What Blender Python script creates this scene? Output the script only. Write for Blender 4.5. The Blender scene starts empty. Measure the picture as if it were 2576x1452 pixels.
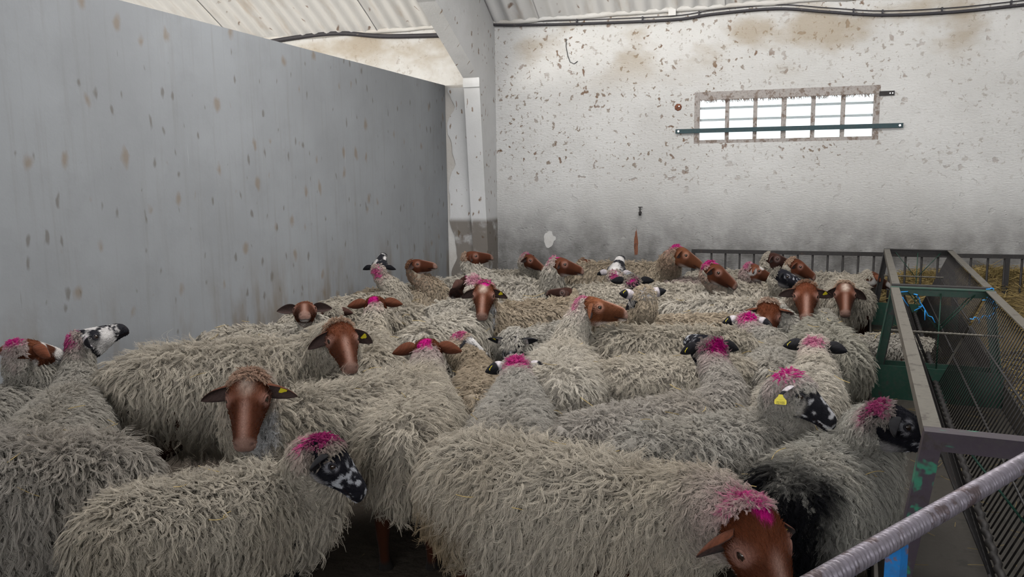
import bpy, bmesh, math, random
import numpy as np
from mathutils import Vector, Matrix

# ------------------------------------------------------------------ camera
F, CX, CY, HC = 2000.0, 1288.0, 726.0, 1.75          # focal length in pixels of the 2576x1452 frame, camera height
psi, pit, rol = math.radians(17.8), math.radians(8.25), math.radians(0.7)
up = np.array([0, 0, 1.0])
fh = np.array([-math.sin(psi), math.cos(psi), 0]); rh = np.array([math.cos(psi), math.sin(psi), 0])
fw = fh * math.cos(pit) - up * math.sin(pit); uu = fh * math.sin(pit) + up * math.cos(pit)
RR = rh * math.cos(rol) - uu * math.sin(rol); UU = uu * math.cos(rol) + rh * math.sin(rol)
CAM = np.array([0, 0, HC])

scene = bpy.context.scene
COL = scene.collection
cd = bpy.data.cameras.new('camera'); cam = bpy.data.objects.new('camera', cd); COL.objects.link(cam)
cd.sensor_width = 36.0; cd.lens = 36.0 * F / 2576.0; cd.clip_start = 0.05; cd.clip_end = 200
cam.matrix_world = Matrix([[RR[i], UU[i], -fw[i], CAM[i]] for i in range(3)] + [[0, 0, 0, 1]])
scene.camera = cam

# ------------------------------------------------------------------ light
D = 9.7                                              # back wall
XL = -3.846                                          # partition on the left
YF = -4.3                                            # open front of the barn
world = bpy.data.worlds.new('world'); scene.world = world; world.use_nodes = True
bg = world.node_tree.nodes['Background']
bg.inputs[0].default_value = (0.93, 0.965, 1.0, 1); bg.inputs[1].default_value = 2.7
def area(name, loc, rot, sx, sy, power, color):
    l = bpy.data.lights.new(name, 'AREA'); l.shape = 'RECTANGLE'; l.size = sx; l.size_y = sy; l.energy = power; l.color = color
    o = bpy.data.objects.new(name, l); COL.objects.link(o); o.location = loc; o.rotation_euler = rot
    return o
# daylight of the open barn front, behind the camera, in the pen bay and in the bay beyond the partition
area('daylight_open_front', (1.4, YF, 3.15), (math.radians(110), 0, 0), 9.6, 2.0, 330, (0.985, 0.985, 1.0)).data.spread = math.radians(110)
area('daylight_open_front_next_bay', (-8.4, YF, 3.0), (math.radians(100), 0, 0), 8.0, 2.4, 2200, (1.0, 0.95, 0.87))
# daylight of the roof lights along the crown of the vault
area('daylight_roof_light', (-0.8, 5.0, 5.22), (0, 0, 0), 5.2, 2.2, 430, (1.0, 0.985, 0.97))
area('daylight_roof_light_next_bay', (-8.4, 3.6, 5.30), (0, 0, 0), 6.0, 1.4, 300, (1.0, 0.96, 0.9))
scene.view_settings.view_transform = 'Standard'; scene.view_settings.look = 'None'
scene.view_settings.gamma = 1.0; scene.view_settings.use_curve_mapping = False
scene.view_settings.exposure = 0.04
scene.cycles.max_bounces = 3; scene.cycles.diffuse_bounces = 1; scene.cycles.glossy_bounces = 2
scene.cycles.transmission_bounces = 4; scene.cycles.transparent_max_bounces = 6
scene.cycles.use_adaptive_sampling = True; scene.cycles.adaptive_threshold = 0.08; scene.cycles_curves.subdivisions = 1

# ------------------------------------------------------------------ helpers
def ray(px, py): return fw + RR * (px - CX) / F - UU * (py - CY) / F
def atz(px, py, z): d = ray(px, py); return CAM + d * (z - HC) / d[2]
def aty(px, py, y): d = ray(px, py); return CAM + d * y / d[1]
def atx(px, py, x): d = ray(px, py); return CAM + d * x / d[0]

def tag(o, label=None, cat=None, group=None, kind=None):
    if label: o['label'] = label
    if cat: o['category'] = cat
    if group: o['group'] = group
    if kind: o['kind'] = kind
    return o
def empty(name, loc=(0, 0, 0), rz=0.0, parent=None):
    o = bpy.data.objects.new(name, None); COL.objects.link(o); o.empty_display_size = 0.1
    o.location = loc; o.rotation_euler = (0, 0, rz); o.parent = parent
    return o
def link_mesh(name, me, parent=None, loc=(0, 0, 0), rot=(0, 0, 0)):
    o = bpy.data.objects.new(name, me); COL.objects.link(o); o.parent = parent; o.location = loc; o.rotation_euler = rot
    return o
def mesh(name, V, Fs, mat, smooth=False, cols=None):
    me = bpy.data.meshes.new(name)
    me.from_pydata([tuple(map(float, v)) for v in V], [], [tuple(int(i) for i in f) for f in Fs])
    if mat: me.materials.append(mat)
    if smooth: me.polygons.foreach_set('use_smooth', [True] * len(me.polygons))
    if cols is not None:
        a = me.attributes.new('col', 'FLOAT_VECTOR', 'POINT'); a.data.foreach_set('vector', np.asarray(cols, dtype=np.float32).ravel())
    me.update()
    return me
def obj(name, V, Fs, mat, parent=None, smooth=False, cols=None, loc=(0, 0, 0), rot=(0, 0, 0)):
    return link_mesh(name, mesh(name, V, Fs, mat, smooth, cols), parent, loc, rot)

class MB:
    """collects shapes into one mesh"""
    def __init__(s): s.v = []; s.f = []
    def add(s, V, Fs):
        n = len(s.v); s.v += [tuple(map(float, p)) for p in V]; s.f += [tuple(int(i) + n for i in f) for f in Fs]; return s
    def box(s, c, size, M=None):
        x, y, z = (k / 2 for k in size)
        V = np.array([(i, j, k) for i in (-x, x) for j in (-y, y) for k in (-z, z)])
        if M is not None: V = V @ np.array(M).T
        V = V + np.array(c)
        return s.add(V, [(0, 1, 3, 2), (4, 6, 7, 5), (0, 4, 5, 1), (2, 3, 7, 6), (0, 2, 6, 4), (1, 5, 7, 3)])
    def bar(s, a, b, w, h, upv=(0, 0, 1)):
        a = np.array(a, float); b = np.array(b, float); t = b - a; L = np.linalg.norm(t); t /= L
        sd = np.cross(upv, t); sd /= np.linalg.norm(sd); u = np.cross(t, sd)
        return s.box((a + b) / 2, (L, w, h), np.stack([t, sd, u], 1))
    def angle(s, a, b, w, th, d1, d2):
        """angle iron from a to b with flanges along d1 and d2"""
        a = np.array(a, float); b = np.array(b, float); d1 = np.array(d1, float); d2 = np.array(d2, float)
        pts = [np.zeros(3), d1 * w, d1 * w + d2 * th, d1 * th + d2 * th, d1 * th + d2 * w, d2 * w]
        V = [a + p for p in pts] + [b + p for p in pts]
        Fs = [(i, (i + 1) % 6, (i + 1) % 6 + 6, i + 6) for i in range(6)] + [(0, 5, 4, 3), (0, 3, 2, 1), (6, 9, 10, 11), (6, 7, 8, 9)]
        return s.add(V, Fs)
    def tube(s, P, R, n=8, caps=True):
        P = np.array(P, float); m = len(P); R = np.broadcast_to(np.asarray(R, float), (m,))
        T = np.gradient(P, axis=0); T /= np.linalg.norm(T, axis=1)[:, None] + 1e-12
        u = np.cross(T[0], (0.31, 0.2, 0.93)); u /= np.linalg.norm(u); V = []
        for k in range(m):
            u = u - T[k] * (u @ T[k]); u /= np.linalg.norm(u); w = np.cross(T[k], u)
            for j in range(n):
                a = 2 * math.pi * j / n; V.append(P[k] + R[k] * (u * math.cos(a) + w * math.sin(a)))
        Fs = [(k * n + j, k * n + (j + 1) % n, (k + 1) * n + (j + 1) % n, (k + 1) * n + j) for k in range(m - 1) for j in range(n)]
        if caps: Fs += [tuple(range(n))[::-1], tuple((m - 1) * n + j for j in range(n))]
        return s.add(V, Fs)
    def build(s, name, mat, parent=None, smooth=False, loc=(0, 0, 0), rot=(0, 0, 0)):
        return obj(name, s.v, s.f, mat, parent, smooth, loc=loc, rot=rot)
    def mesh(s, name, mat, smooth=False): return mesh(name, s.v, s.f, mat, smooth)

def vnoise(P, seed=0):
    """smooth value noise in 0..1 for an (n,3) array"""
    P = np.asarray(P, float); I = np.floor(P).astype(np.int64); f = P - I; f = f * f * (3 - 2 * f)
    def h(a, b, c):
        k = (a * 374761393 + b * 668265263 + c * 2147483647 + seed * 1274126177) & 0xffffffff
        k = ((k ^ (k >> 13)) * 1274126177) & 0xffffffff; k = ((k ^ (k >> 16)) * 2246822519) & 0xffffffff
        return ((k ^ (k >> 15)) & 0xffffff) / float(0xffffff)
    r = 0
    for dx in (0, 1):
        for dy in (0, 1):
            for dz in (0, 1):
                w = (f[:, 0] if dx else 1 - f[:, 0]) * (f[:, 1] if dy else 1 - f[:, 1]) * (f[:, 2] if dz else 1 - f[:, 2])
                r = r + w * h(I[:, 0] + dx, I[:, 1] + dy, I[:, 2] + dz)
    return r
def sstep(a, b, x):
    t = np.clip((x - a) / (b - a), 0, 1); return t * t * (3 - 2 * t)
def norm(v): v = np.asarray(v, float); return v / (np.linalg.norm(v, axis=-1, keepdims=True) + 1e-12)

# ------------------------------------------------------------------ materials
class NT:
    def __init__(s, name):
        s.m = bpy.data.materials.new(name); s.m.use_nodes = True; s.t = s.m.node_tree; s.t.nodes.clear()
        s.out = s.t.nodes.new('ShaderNodeOutputMaterial')
    def n(s, typ, **kw):
        nd = s.t.nodes.new(typ)
        for k, v in kw.items(): setattr(nd, k, v)
        return nd
    def l(s, a, b): s.t.links.new(a, b)
    def put(s, sock, v):
        if hasattr(v, 'is_output') or isinstance(v, bpy.types.NodeSocket): s.l(v, sock)
        elif isinstance(v, (tuple, list)) and len(v) == 3 and sock.type == 'RGBA': sock.default_value = (*v, 1)
        else: sock.default_value = v
    def math(s, op, a, b=0.0, clamp=False):
        nd = s.n('ShaderNodeMath', operation=op, use_clamp=clamp); s.put(nd.inputs[0], a); s.put(nd.inputs[1], b); return nd.outputs[0]
    def mix(s, fac, a, b, mode='MIX'):
        nd = s.n('ShaderNodeMix', data_type='RGBA', blend_type=mode); s.put(nd.inputs[0], fac); s.put(nd.inputs[6], a); s.put(nd.inputs[7], b); return nd.outputs[2]
    def pos(s, scale=(1, 1, 1), loc=(0, 0, 0)):
        g = s.n('ShaderNodeNewGeometry'); mp = s.n('ShaderNodeMapping'); mp.inputs[3].default_value = scale; mp.inputs[1].default_value = loc
        s.l(g.outputs['Position'], mp.inputs[0]); return mp.outputs[0]
    def flat(s, ax, scale=(1, 1), loc=(0, 0)):
        o = s.xyz(s.pos()); c = s.n('ShaderNodeCombineXYZ'); s.l(o[ax[0]], c.inputs[0]); s.l(o[ax[1]], c.inputs[1])
        mp = s.n('ShaderNodeMapping'); mp.inputs[3].default_value = (*scale, 1); mp.inputs[1].default_value = (*loc, 0); s.l(c.outputs[0], mp.inputs[0]); return mp.outputs[0]
    def ocoord(s, scale=(1, 1, 1)):
        g = s.n('ShaderNodeTexCoord'); mp = s.n('ShaderNodeMapping'); mp.inputs[3].default_value = scale
        s.l(g.outputs['Object'], mp.inputs[0]); return mp.outputs[0]
    def noise(s, vec, scale, detail=3.0, rough=0.55, dist=0.0):
        nd = s.n('ShaderNodeTexNoise'); s.l(vec, nd.inputs['Vector']); nd.inputs['Scale'].default_value = scale
        nd.inputs['Detail'].default_value = detail; nd.inputs['Roughness'].default_value = rough; nd.inputs['Distortion'].default_value = dist
        return nd.outputs['Fac']
    def ramp(s, v, a, b, lo=0.0, hi=1.0):
        nd = s.n('ShaderNodeMapRange'); nd.interpolation_type = 'SMOOTHSTEP'
        for i, x in enumerate((v, a, b, lo, hi)): s.put(nd.inputs[i], x)
        return nd.outputs[0]
    def spots(s, vec, scale, thresh, k, gain=9.0):
        """round-ish marks of random size at voronoi cells: 0..1"""
        v = s.n('ShaderNodeTexVoronoi', voronoi_dimensions='2D'); s.l(vec, v.inputs['Vector']); v.inputs['Scale'].default_value = scale
        c = s.n('ShaderNodeSeparateColor'); s.l(v.outputs['Color'], c.inputs[0])
        r = s.math('MULTIPLY', s.math('SUBTRACT', c.outputs[0], thresh), k)
        return s.math('MULTIPLY', s.math('SUBTRACT', r, v.outputs['Distance']), gain, True)
    def warp(s, vec, scale, amt):
        nd = s.n('ShaderNodeTexNoise'); s.l(vec, nd.inputs['Vector']); nd.inputs['Scale'].default_value = scale; nd.inputs['Detail'].default_value = 3
        a = s.n('ShaderNodeVectorMath', operation='SUBTRACT'); s.l(nd.outputs['Color'], a.inputs[0]); a.inputs[1].default_value = (0.5, 0.5, 0.5)
        b = s.n('ShaderNodeVectorMath', operation='SCALE'); s.l(a.outputs[0], b.inputs[0]); b.inputs['Scale'].default_value = amt
        c = s.n('ShaderNodeVectorMath', operation='ADD'); s.l(vec, c.inputs[0]); s.l(b.outputs[0], c.inputs[1])
        return c.outputs[0]
    def xyz(s, vec):
        nd = s.n('ShaderNodeSeparateXYZ'); s.l(vec, nd.inputs[0]); return nd.outputs
    def bsdf(s, color, rough=0.8, spec=0.3, metal=0.0, bump=None, bstr=0.3, bdist=0.01, **kw):
        b = s.n('ShaderNodeBsdfPrincipled'); s.put(b.inputs['Base Color'], color); s.put(b.inputs['Roughness'], rough)
        b.inputs['Specular IOR Level'].default_value = spec; b.inputs['Metallic'].default_value = metal
        for k, v in kw.items(): s.put(b.inputs[k.replace('_', ' ')], v)
        if bump is not None:
            bn = s.n('ShaderNodeBump'); bn.inputs['Strength'].default_value = bstr; bn.inputs['Distance'].default_value = bdist
            s.l(bump, bn.inputs['Height']); s.l(bn.outputs[0], b.inputs['Normal'])
        s.l(b.outputs[0], s.out.inputs[0]); return s.m

def plaster(name, base, dirt, spot_c, mode):
    t = NT(name); p = t.pos(); X, Y, Z = t.xyz(p)[:3]
    big = t.noise(p, 0.9, 4); mid = t.noise(p, 4.0, 5, 0.65); fine = t.noise(p, 38, 4, 0.7)
    col = t.mix(t.ramp(big, 0.35, 0.7, 0, 0.55), base, dirt)
    col = t.mix(t.ramp(mid, 0.45, 0.75, 0, 0.35), col, dirt)
    if mode == 'partition':
        st = t.noise(t.pos((1, 7, 0.35)), 3.2, 4, 0.6)
        col = t.mix(t.ramp(st, 0.5, 0.75, 0, 0.38), col, (0.21, 0.21, 0.205))
        YZ = (1, 2)
        s1 = t.spots(t.warp(t.flat(YZ, (1, .62)), 9, 0.10), 4.4, 0.45, 0.36, 8); s2 = t.spots(t.warp(t.flat(YZ, (1, .42)), 14, 0.06), 9.0, 0.50, 0.36, 10)
        col = t.mix(t.math('MULTIPLY', s1, 0.6), col, spot_c)
        col = t.mix(t.math('MULTIPLY', s2, 0.65), col, (0.12, 0.105, 0.09))
        dr = t.spots(t.flat(YZ, (1, .03)), 6.0, 0.78, 0.14, 40)
        col = t.mix(t.math('MULTIPLY', dr, 0.45), col, (0.62, 0.62, 0.61))
        dd = t.spots(t.flat(YZ, (1.3, .09), (2.2, 1.7)), 7.0, 0.74, 0.16, 26)
        col = t.mix(t.math('MULTIPLY', dd, 0.5), col, (0.13, 0.125, 0.11))
        # brown rubbing marks low down near the corner
        low = t.math('MULTIPLY', t.ramp(Z, 1.25, 0.55, 0, 0.75), t.ramp(t.noise(t.pos((1, 3.0, 0.8)), 1.7, 4), 0.42, 0.68))
        col = t.mix(low, col, (0.17, 0.135, 0.10))
        bump = t.math('ADD', t.math('MULTIPLY', fine, 0.25), mid)
        return t.bsdf(col, 0.75, 0.25, bump=bump, bstr=0.14, bdist=0.02)
    if mode == 'back':
        band = t.math('MULTIPLY', t.math('MULTIPLY', t.math('MULTIPLY', t.ramp(Z, 1.35, 1.95), t.ramp(X, -3.9, -3.7, 0.35, 1.0)), t.ramp(X, 1.5, 0.6, 0.45, 1.0)), t.ramp(t.noise(p, 2.1, 4, 0.6), 0.34, 0.56, 0.28, 1.0))
        XZ = t.flat((0, 2)); w1 = t.warp(XZ, 9, 0.24); w2 = t.warp(XZ, 20, 0.13)
        s1 = t.spots(w1, 6.5, 0.46, 0.42, 14); s2 = t.spots(w2, 13.0, 0.22, 0.38, 12); s3 = t.spots(t.warp(XZ, 30, .05), 24, 0.30, 0.42, 8)
        col = t.mix(t.math('MULTIPLY', t.math('MULTIPLY', s3, band), 0.45), col, (0.25, 0.21, 0.16))
        col = t.mix(t.math('MULTIPLY', t.math('MULTIPLY', s2, band), 0.85), col, (0.20, 0.145, 0.10))
        col = t.mix(t.math('MULTIPLY', t.math('MULTIPLY', s1, band), 0.9), col, spot_c)
        # tan damp patches near the top
        up_ = t.math('MULTIPLY', t.ramp(Z, 2.6, 3.2), t.ramp(t.noise(t.pos((0.9, 1, 1.5), (1.7, 0, 4.2)), 1.25, 4), 0.47, 0.68, 0, 0.7))
        col = t.mix(up_, col, (0.36, 0.29, 0.20))
        # mottled dark grey, stronger towards the bottom
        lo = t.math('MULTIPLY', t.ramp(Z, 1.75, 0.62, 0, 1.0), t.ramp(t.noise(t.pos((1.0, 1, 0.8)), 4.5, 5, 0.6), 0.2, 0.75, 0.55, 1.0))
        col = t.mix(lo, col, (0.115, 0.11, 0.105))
        bump = t.math('ADD', t.math('MULTIPLY', t.noise(t.pos((1, 1, 2.2)), 26, 5, 0.7), 1.0), t.math('MULTIPLY', s1, -0.5))
        return t.bsdf(col, 0.92, 0.15, bump=bump, bstr=0.55, bdist=0.03)
    if mode == 'frame':
        cb = t.n('ShaderNodeCombineXYZ'); t.l(t.math('ADD', t.math('MULTIPLY', X, 1.6), t.math('MULTIPLY', Y, 1.6)), cb.inputs[0]); t.l(t.math('MULTIPLY', Z, 0.8), cb.inputs[1])
        s1 = t.spots(t.warp(cb.outputs[0], 12, 0.14), 8.5, 0.40, 0.36, 12)
        col = t.mix(t.math('MULTIPLY', s1, 0.85), col, spot_c)
        lo = t.math('MULTIPLY', t.ramp(Z, 1.22, 1.14, 0, 0.8), t.ramp(t.noise(p, 5, 4), 0.2, 0.5))
        col = t.mix(lo, col, (0.10, 0.075, 0.05))
        return t.bsdf(col, 0.9, 0.15, bump=fine, bstr=0.25, bdist=0.01)
    return t.bsdf(col, 0.9, 0.15, bump=fine, bstr=0.3, bdist=0.02)

M = {}
M['partition'] = plaster('grey_render', (0.285, 0.298, 0.312), (0.215, 0.222, 0.232), (0.20, 0.145, 0.095), 'partition')
M['back'] = plaster('peeling_limewash', (0.66, 0.655, 0.64), (0.52, 0.51, 0.49), (0.17, 0.095, 0.055), 'back')
M['frame'] = plaster('white_concrete', (0.64, 0.64, 0.64), (0.50, 0.50, 0.49), (0.20, 0.13, 0.08), 'frame')
M['scar'] = plaster('broken_render', (0.60, 0.59, 0.57), (0.40, 0.36, 0.31), (0.2, 0.13, 0.08), 'plain')
def m_roof():
    t = NT('limewashed_roof_sheet'); p = t.pos(); X, Y, Z = t.xyz(p)[:3]
    col = t.mix(t.ramp(t.noise(t.pos((4, 1, 1)), 1.6, 5), 0.52, 0.8, 0, 0.7), (0.76, 0.75, 0.73), (0.55, 0.46, 0.37))
    col = t.mix(t.math('MULTIPLY', t.spots(t.warp(t.flat((0, 1)), 8, 0.15), 5, 0.55, 0.4, 10), 0.8), col, (0.20, 0.11, 0.06))
    return t.bsdf(col, 0.85, 0.2, bump=t.noise(p, 30, 4), bstr=0.2)
M['roof'] = m_roof()
def m_floor():
    t = NT('trodden_dung_floor'); p = t.pos()
    col = t.mix(t.noise(p, 3, 5), (0.028, 0.022, 0.017), (0.065, 0.052, 0.04))
    col = t.mix(t.spots(t.warp(t.flat((0, 1), (1, .3)), 5, .2), 14, 0.7, 0.4, 8), col, (0.22, 0.17, 0.09))
    return t.bsdf(col, 0.9, 0.2, bump=t.noise(p, 14, 5), bstr=0.6, bdist=0.03)
M['floor'] = m_floor()
def paint(name, base, chip, wear=0.55, rough=0.5, metal=0.0, scale=12, spec=0.4, stretch=(1, 1, 1), chip2=None):
    t = NT(name); p = t.ocoord(stretch)
    col = t.mix(t.ramp(t.noise(p, scale, 5, 0.7), wear, wear + 0.08), base, chip)
    if chip2: col = t.mix(t.ramp(t.noise(p, scale * 0.55, 4, 0.7, 0.4), 0.60, 0.64), col, chip2)
    col = t.mix(t.ramp(t.noise(p, 45, 3), 0.4, 0.8, 0, 0.4), col, (0.05, 0.045, 0.04))
    return t.bsdf(col, rough, spec, metal, bump=t.noise(p, 60, 3), bstr=0.15, bdist=0.004)
M['green'] = paint('dark_green_paint', (0.006, 0.042, 0.026), (0.03, 0.028, 0.025), 0.58)
M['greenbar'] = paint('teal_bar_paint', (0.004, 0.034, 0.042), (0.015, 0.03, 0.03), 0.7)
M['purple'] = paint('rusty_purple_primer', (0.034, 0.024, 0.034), (0.026, 0.018, 0.018), 0.55, chip2=(0.02, 0.14, 0.085), scale=9)
M['rail_iron'] = paint('worn_grey_iron', (0.105, 0.095, 0.078), (0.05, 0.042, 0.033), 0.55, 0.6, 0.2)
M['dark_iron'] = paint('dark_iron', (0.018, 0.016, 0.016), (0.04, 0.026, 0.020), 0.6, 0.6, 0.2)
M['rebar'] = paint('grey_lilac_rebar', (0.20, 0.18, 0.21), (0.10, 0.075, 0.08), 0.56, 0.42, 0.35, 14)
M['blue'] = paint('flaking_blue_paint', (0.012, 0.15, 0.42), (0.13, 0.09, 0.11), 0.52, 0.5, 0.0, 16)
M['galv'] = paint('trough_steel', (0.035, 0.030, 0.024), (0.022, 0.019, 0.015), 0.55, 0.6, 0.2)
M['wood'] = paint('weathered_frame', (0.36, 0.33, 0.31), (0.20, 0.155, 0.13), 0.5, 0.8)
M['black'] = paint('black_cable', (0.030, 0.028, 0.034), (0.10, 0.085, 0.075), 0.62, 0.6, 0.0, 20)
M['steelbolt'] = NT('bolt_steel').bsdf((0.62, 0.62, 0.62), 0.35, 0.5, 0.9)
M['rust'] = paint('rust_stain', (0.20, 0.075, 0.04), (0.12, 0.05, 0.03), 0.5, 0.9)
M['boxplastic'] = NT('junction_box_plastic').bsdf((0.6, 0.59, 0.57), 0.6, 0.4)
M['twine'] = NT('blue_twine').bsdf((0.03, 0.30, 0.75), 0.6, 0.3)
M['tag'] = NT('yellow_tag_plastic').bsdf((0.74, 0.62, 0.03), 0.4, 0.5)
M['ink'] = NT('tag_ink').bsdf((0.03, 0.03, 0.02), 0.6, 0.3)
M['eye'] = NT('eye_gloss').bsdf((0.020, 0.012, 0.008), 0.08, 0.6)
M['outside'] = NT('outside_white_sheet').bsdf((0.85, 0.86, 0.86), 0.8, 0.2)
M['outside_gap'] = NT('outside_grey_lap').bsdf((0.24, 0.255, 0.25), 0.8, 0.2)
M['hoof'] = NT('hoof').bsdf((0.03, 0.025, 0.02), 0.6, 0.3)
def m_glass():
    t = NT('dusty_glass'); g = t.n('ShaderNodeBsdfTransparent'); g.inputs[0].default_value = (0.93, 0.96, 0.96, 1)
    d = t.n('ShaderNodeBsdfGlossy'); d.inputs['Roughness'].default_value = 0.05; mx = t.n('ShaderNodeMixShader'); mx.inputs[0].default_value = 0.012
    t.l(g.outputs[0], mx.inputs[1]); t.l(d.outputs[0], mx.inputs[2]); t.l(mx.outputs[0], t.out.inputs[0]); return t.m
M['glass'] = m_glass()
def m_skin():
    t = NT('sheep_hide'); a = t.n('ShaderNodeAttribute', attribute_name='col'); p = t.ocoord()
    col = t.mix(t.ramp(t.noise(t.ocoord((1, 1, 1)), 190, 3, 0.7), 0.3, 0.75, 0, 0.45), a.outputs['Color'], t.mix(1.0, a.outputs['Color'], (0.45, 0.42, 0.40), 'MULTIPLY'))
    return t.bsdf(col, 0.85, 0.06, bump=t.noise(p, 260, 3, 0.7), bstr=0.35, bdist=0.003, Sheen_Weight=0.03, Sheen_Roughness=0.5)
M['skin'] = m_skin()
def m_fibre(name, tr=0.22):
    t = NT(name); a = t.n('ShaderNodeAttribute', attribute_name='col')
    d = t.n('ShaderNodeBsdfDiffuse'); e = t.n('ShaderNodeBsdfTranslucent'); mx = t.n('ShaderNodeMixShader'); mx.inputs[0].default_value = tr
    t.l(a.outputs['Color'], d.inputs[0]); t.l(a.outputs['Color'], e.inputs[0])
    t.l(d.outputs[0], mx.inputs[1]); t.l(e.outputs[0], mx.inputs[2]); t.l(mx.outputs[0], t.out.inputs[0]); return t.m
M['wool'] = m_fibre('wool'); M['straw'] = m_fibre('straw', 0.1)

def curves(name, P, Rd, cols, mat, parent=None, kind=None):
    """P (n,k,3) strands, Rd (n,k) or (k,), cols (n,3): one hair-curves object"""
    n, k = P.shape[:2]
    hc = bpy.data.hair_curves.new(name); hc.add_curves([k] * n)
    hc.attributes['position'].data.foreach_set('vector', np.ascontiguousarray(P, dtype=np.float32).ravel())
    ra = hc.attributes.get('radius') or hc.attributes.new('radius', 'FLOAT', 'POINT')
    ra.data.foreach_set('value', np.ascontiguousarray(np.broadcast_to(Rd, (n, k)), dtype=np.float32).ravel())
    ca = hc.attributes.new('col', 'FLOAT_VECTOR', 'CURVE'); ca.data.foreach_set('vector', np.ascontiguousarray(cols, dtype=np.float32).ravel())
    hc.materials.append(mat)
    o = bpy.data.objects.new(name, hc); COL.objects.link(o); o.parent = parent
    if kind: o['kind'] = kind
    return o
# ------------------------------------------------------------------ the barn
def structure(o): o['kind'] = 'structure'; return o
VR, VYC = 13.59, 2.7; VZC = 3.6 - math.sqrt(VR ** 2 - 7.0 ** 2)
def zv(y): return VZC + math.sqrt(VR ** 2 - (y - VYC) ** 2)

structure(obj('floor', [(-18, -14, 0), (9, -14, 0), (9, D + 0.3, 0), (-18, D + 0.3, 0)], [(0, 1, 2, 3)], M['floor']))
WX0, WX1, WZ0, WZ1 = -0.848, 1.138, 2.068, 2.656     # window opening
def holed_wall(name, x0, x1, z0, z1, hole, y, th, mat):
    hx0, hx1, hz0, hz1 = hole; xs = [x0, hx0, hx1, x1]; zs = [z0, hz0, hz1, z1]; V = []; Fs = []
    for yy in (y, y + th):
        for z in zs:
            for x in xs: V.append((x, yy, z))
    for j in range(3):
        for i in range(3):
            if i == 1 and j == 1: continue
            a = j * 4 + i; Fs.append((a, a + 1, a + 5, a + 4)); Fs.append((a + 16, a + 20, a + 21, a + 17))
    for a, b in ((5, 6), (6, 10), (10, 9), (9, 5)): Fs.append((a, b, b + 16, a + 16))
    for ring in ([0, 1, 2, 3], [3, 7, 11, 15], [15, 14, 13, 12], [12, 8, 4, 0]):
        for a, b in zip(ring, ring[1:]): Fs.append((b, a, a + 16, b + 16))
    return structure(obj(name, V, Fs, mat))
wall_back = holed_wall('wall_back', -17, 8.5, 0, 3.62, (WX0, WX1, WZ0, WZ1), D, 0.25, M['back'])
structure(MB().box((XL - 0.075, (YF + 9.36) / 2, 1.418), (0.15, 9.36 - YF, 2.836)).build('wall_partition', M['partition']))
structure(MB().box((8.5, (YF + D) / 2, 2.7), (0.2, D - YF, 5.4)).build('wall_right', M['back']))
structure(MB().box((-17, (YF + D) / 2, 2.7), (0.2, D - YF, 5.4)).build('wall_left_far', M['back']))

structure(MB().box((-4.2, YF - 0.1, 1.05), (25.6, 0.2, 2.1)).build('wall_light_block', M['back']))  # unseen half wall, added to block low front light so more falls from above
# broken render between partition end and back wall: jagged slab
structure(MB().box((-3.70, 9.54, 1.418), (0.44, 0.32, 2.836)).build('trim_1', M['scar']))
N = 60; V = []; Fs = []
for k in range(N + 1):
    z = 2.80 * k / N; xj = -3.835 + 0.11 * vnoise([[z * 4.3, 1, 2]], 5)[0] ** 1.6 + 0.03 * vnoise([[z * 17, 3, 2]], 6)[0]
    V += [(xj, 9.38, z), (xj, 9.362, z), (-3.495, 9.362, z)]
for k in range(N):
    a = k * 3; Fs += [(a, a + 1, a + 4, a + 3), (a + 1, a + 2, a + 5, a + 4)]
structure(obj('trim_5', V, Fs, M['frame']))

# portal frame: tapered leg and haunched rafter
ys = [D, 9.62, 9.5, 9.38, 9.24, 9.10, 8.68, 8.2, 7.85, 7.0, 6.0, 5.0, 4.0, 3.0, 2.0, 1.0, 0.0, -1.0, -2.0, -3.0, YF]
def zlow(y):
    if y > 9.10: return max(0.0, (9.40 - y) / 0.30 * 2.88)
    if y > 7.85: return 2.88 + (9.10 - y) * 0.50
    return max(3.505 + (7.85 - y) * 0.33 - (7.85 - y) ** 2 * 0.012, 0) if y > 2.7 else zlow(5.4 - y)
V = []; Fs = []
for y in ys:
    zl, zt = zlow(y), zv(min(y, D)) - 0.02
    for x in (-3.5, -3.3): V += [(x, y, zl), (x, y, zt)]
for k in range(len(ys) - 1):
    a = k * 4; b = a + 4; Fs += [(a, a + 1, b + 1, b), (a + 2, b + 2, b + 3, a + 3), (a, b, b + 2, a + 2), (a + 1, a + 3, b + 3, b + 1)]
Fs += [(0, 2, 3, 1)]
structure(obj('trim_2', V, Fs, M['frame']))
# impost block where leg and rafter meet
structure(MB().box((-3.4, 9.115, 2.82), (0.208, 0.04, 0.10)).build('trim_3', M['frame']))

# vault of corrugated sheets
ceiling = structure(empty('ceiling'))
PER, SW = 0.182, 1.092
nx = 6 * 8 + 4; V = []; Fs = []; yy = [D + 0.1 - i * (D + 0.1 - YF) / 34 for i in range(35)]
for y in yy:
    for i in range(nx + 1):
        x = i * PER / 8; V.append((x, y, zv(min(y, D)) + (0.0 if y <= D else -0.06) + 0.026 * math.cos(2 * math.pi * x / PER)))
for r in range(34):
    for i in range(nx): a = r * (nx + 1) + i; Fs.append((a, a + 1, a + nx + 2, a + nx + 1))
sheet = mesh('roof_sheet', V, Fs, M['roof'], True)
for k in range(23):
    link_mesh('roof_sheet', sheet, ceiling, (-17.0 + k * SW, 0, 0.012 * (k % 2)), (0, 0, 0))
# lumpy mortar fillet along the wall head
P = [(-17 + i * 0.25, D - 0.012, 3.60 + 0.006 * math.sin(i * 2.1)) for i in range(103)]
structure(MB().tube(P, [0.030 + 0.006 * math.sin(i * 1.7) for i in range(103)], 8).build('trim_4', M['scar'], smooth=True))

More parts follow.
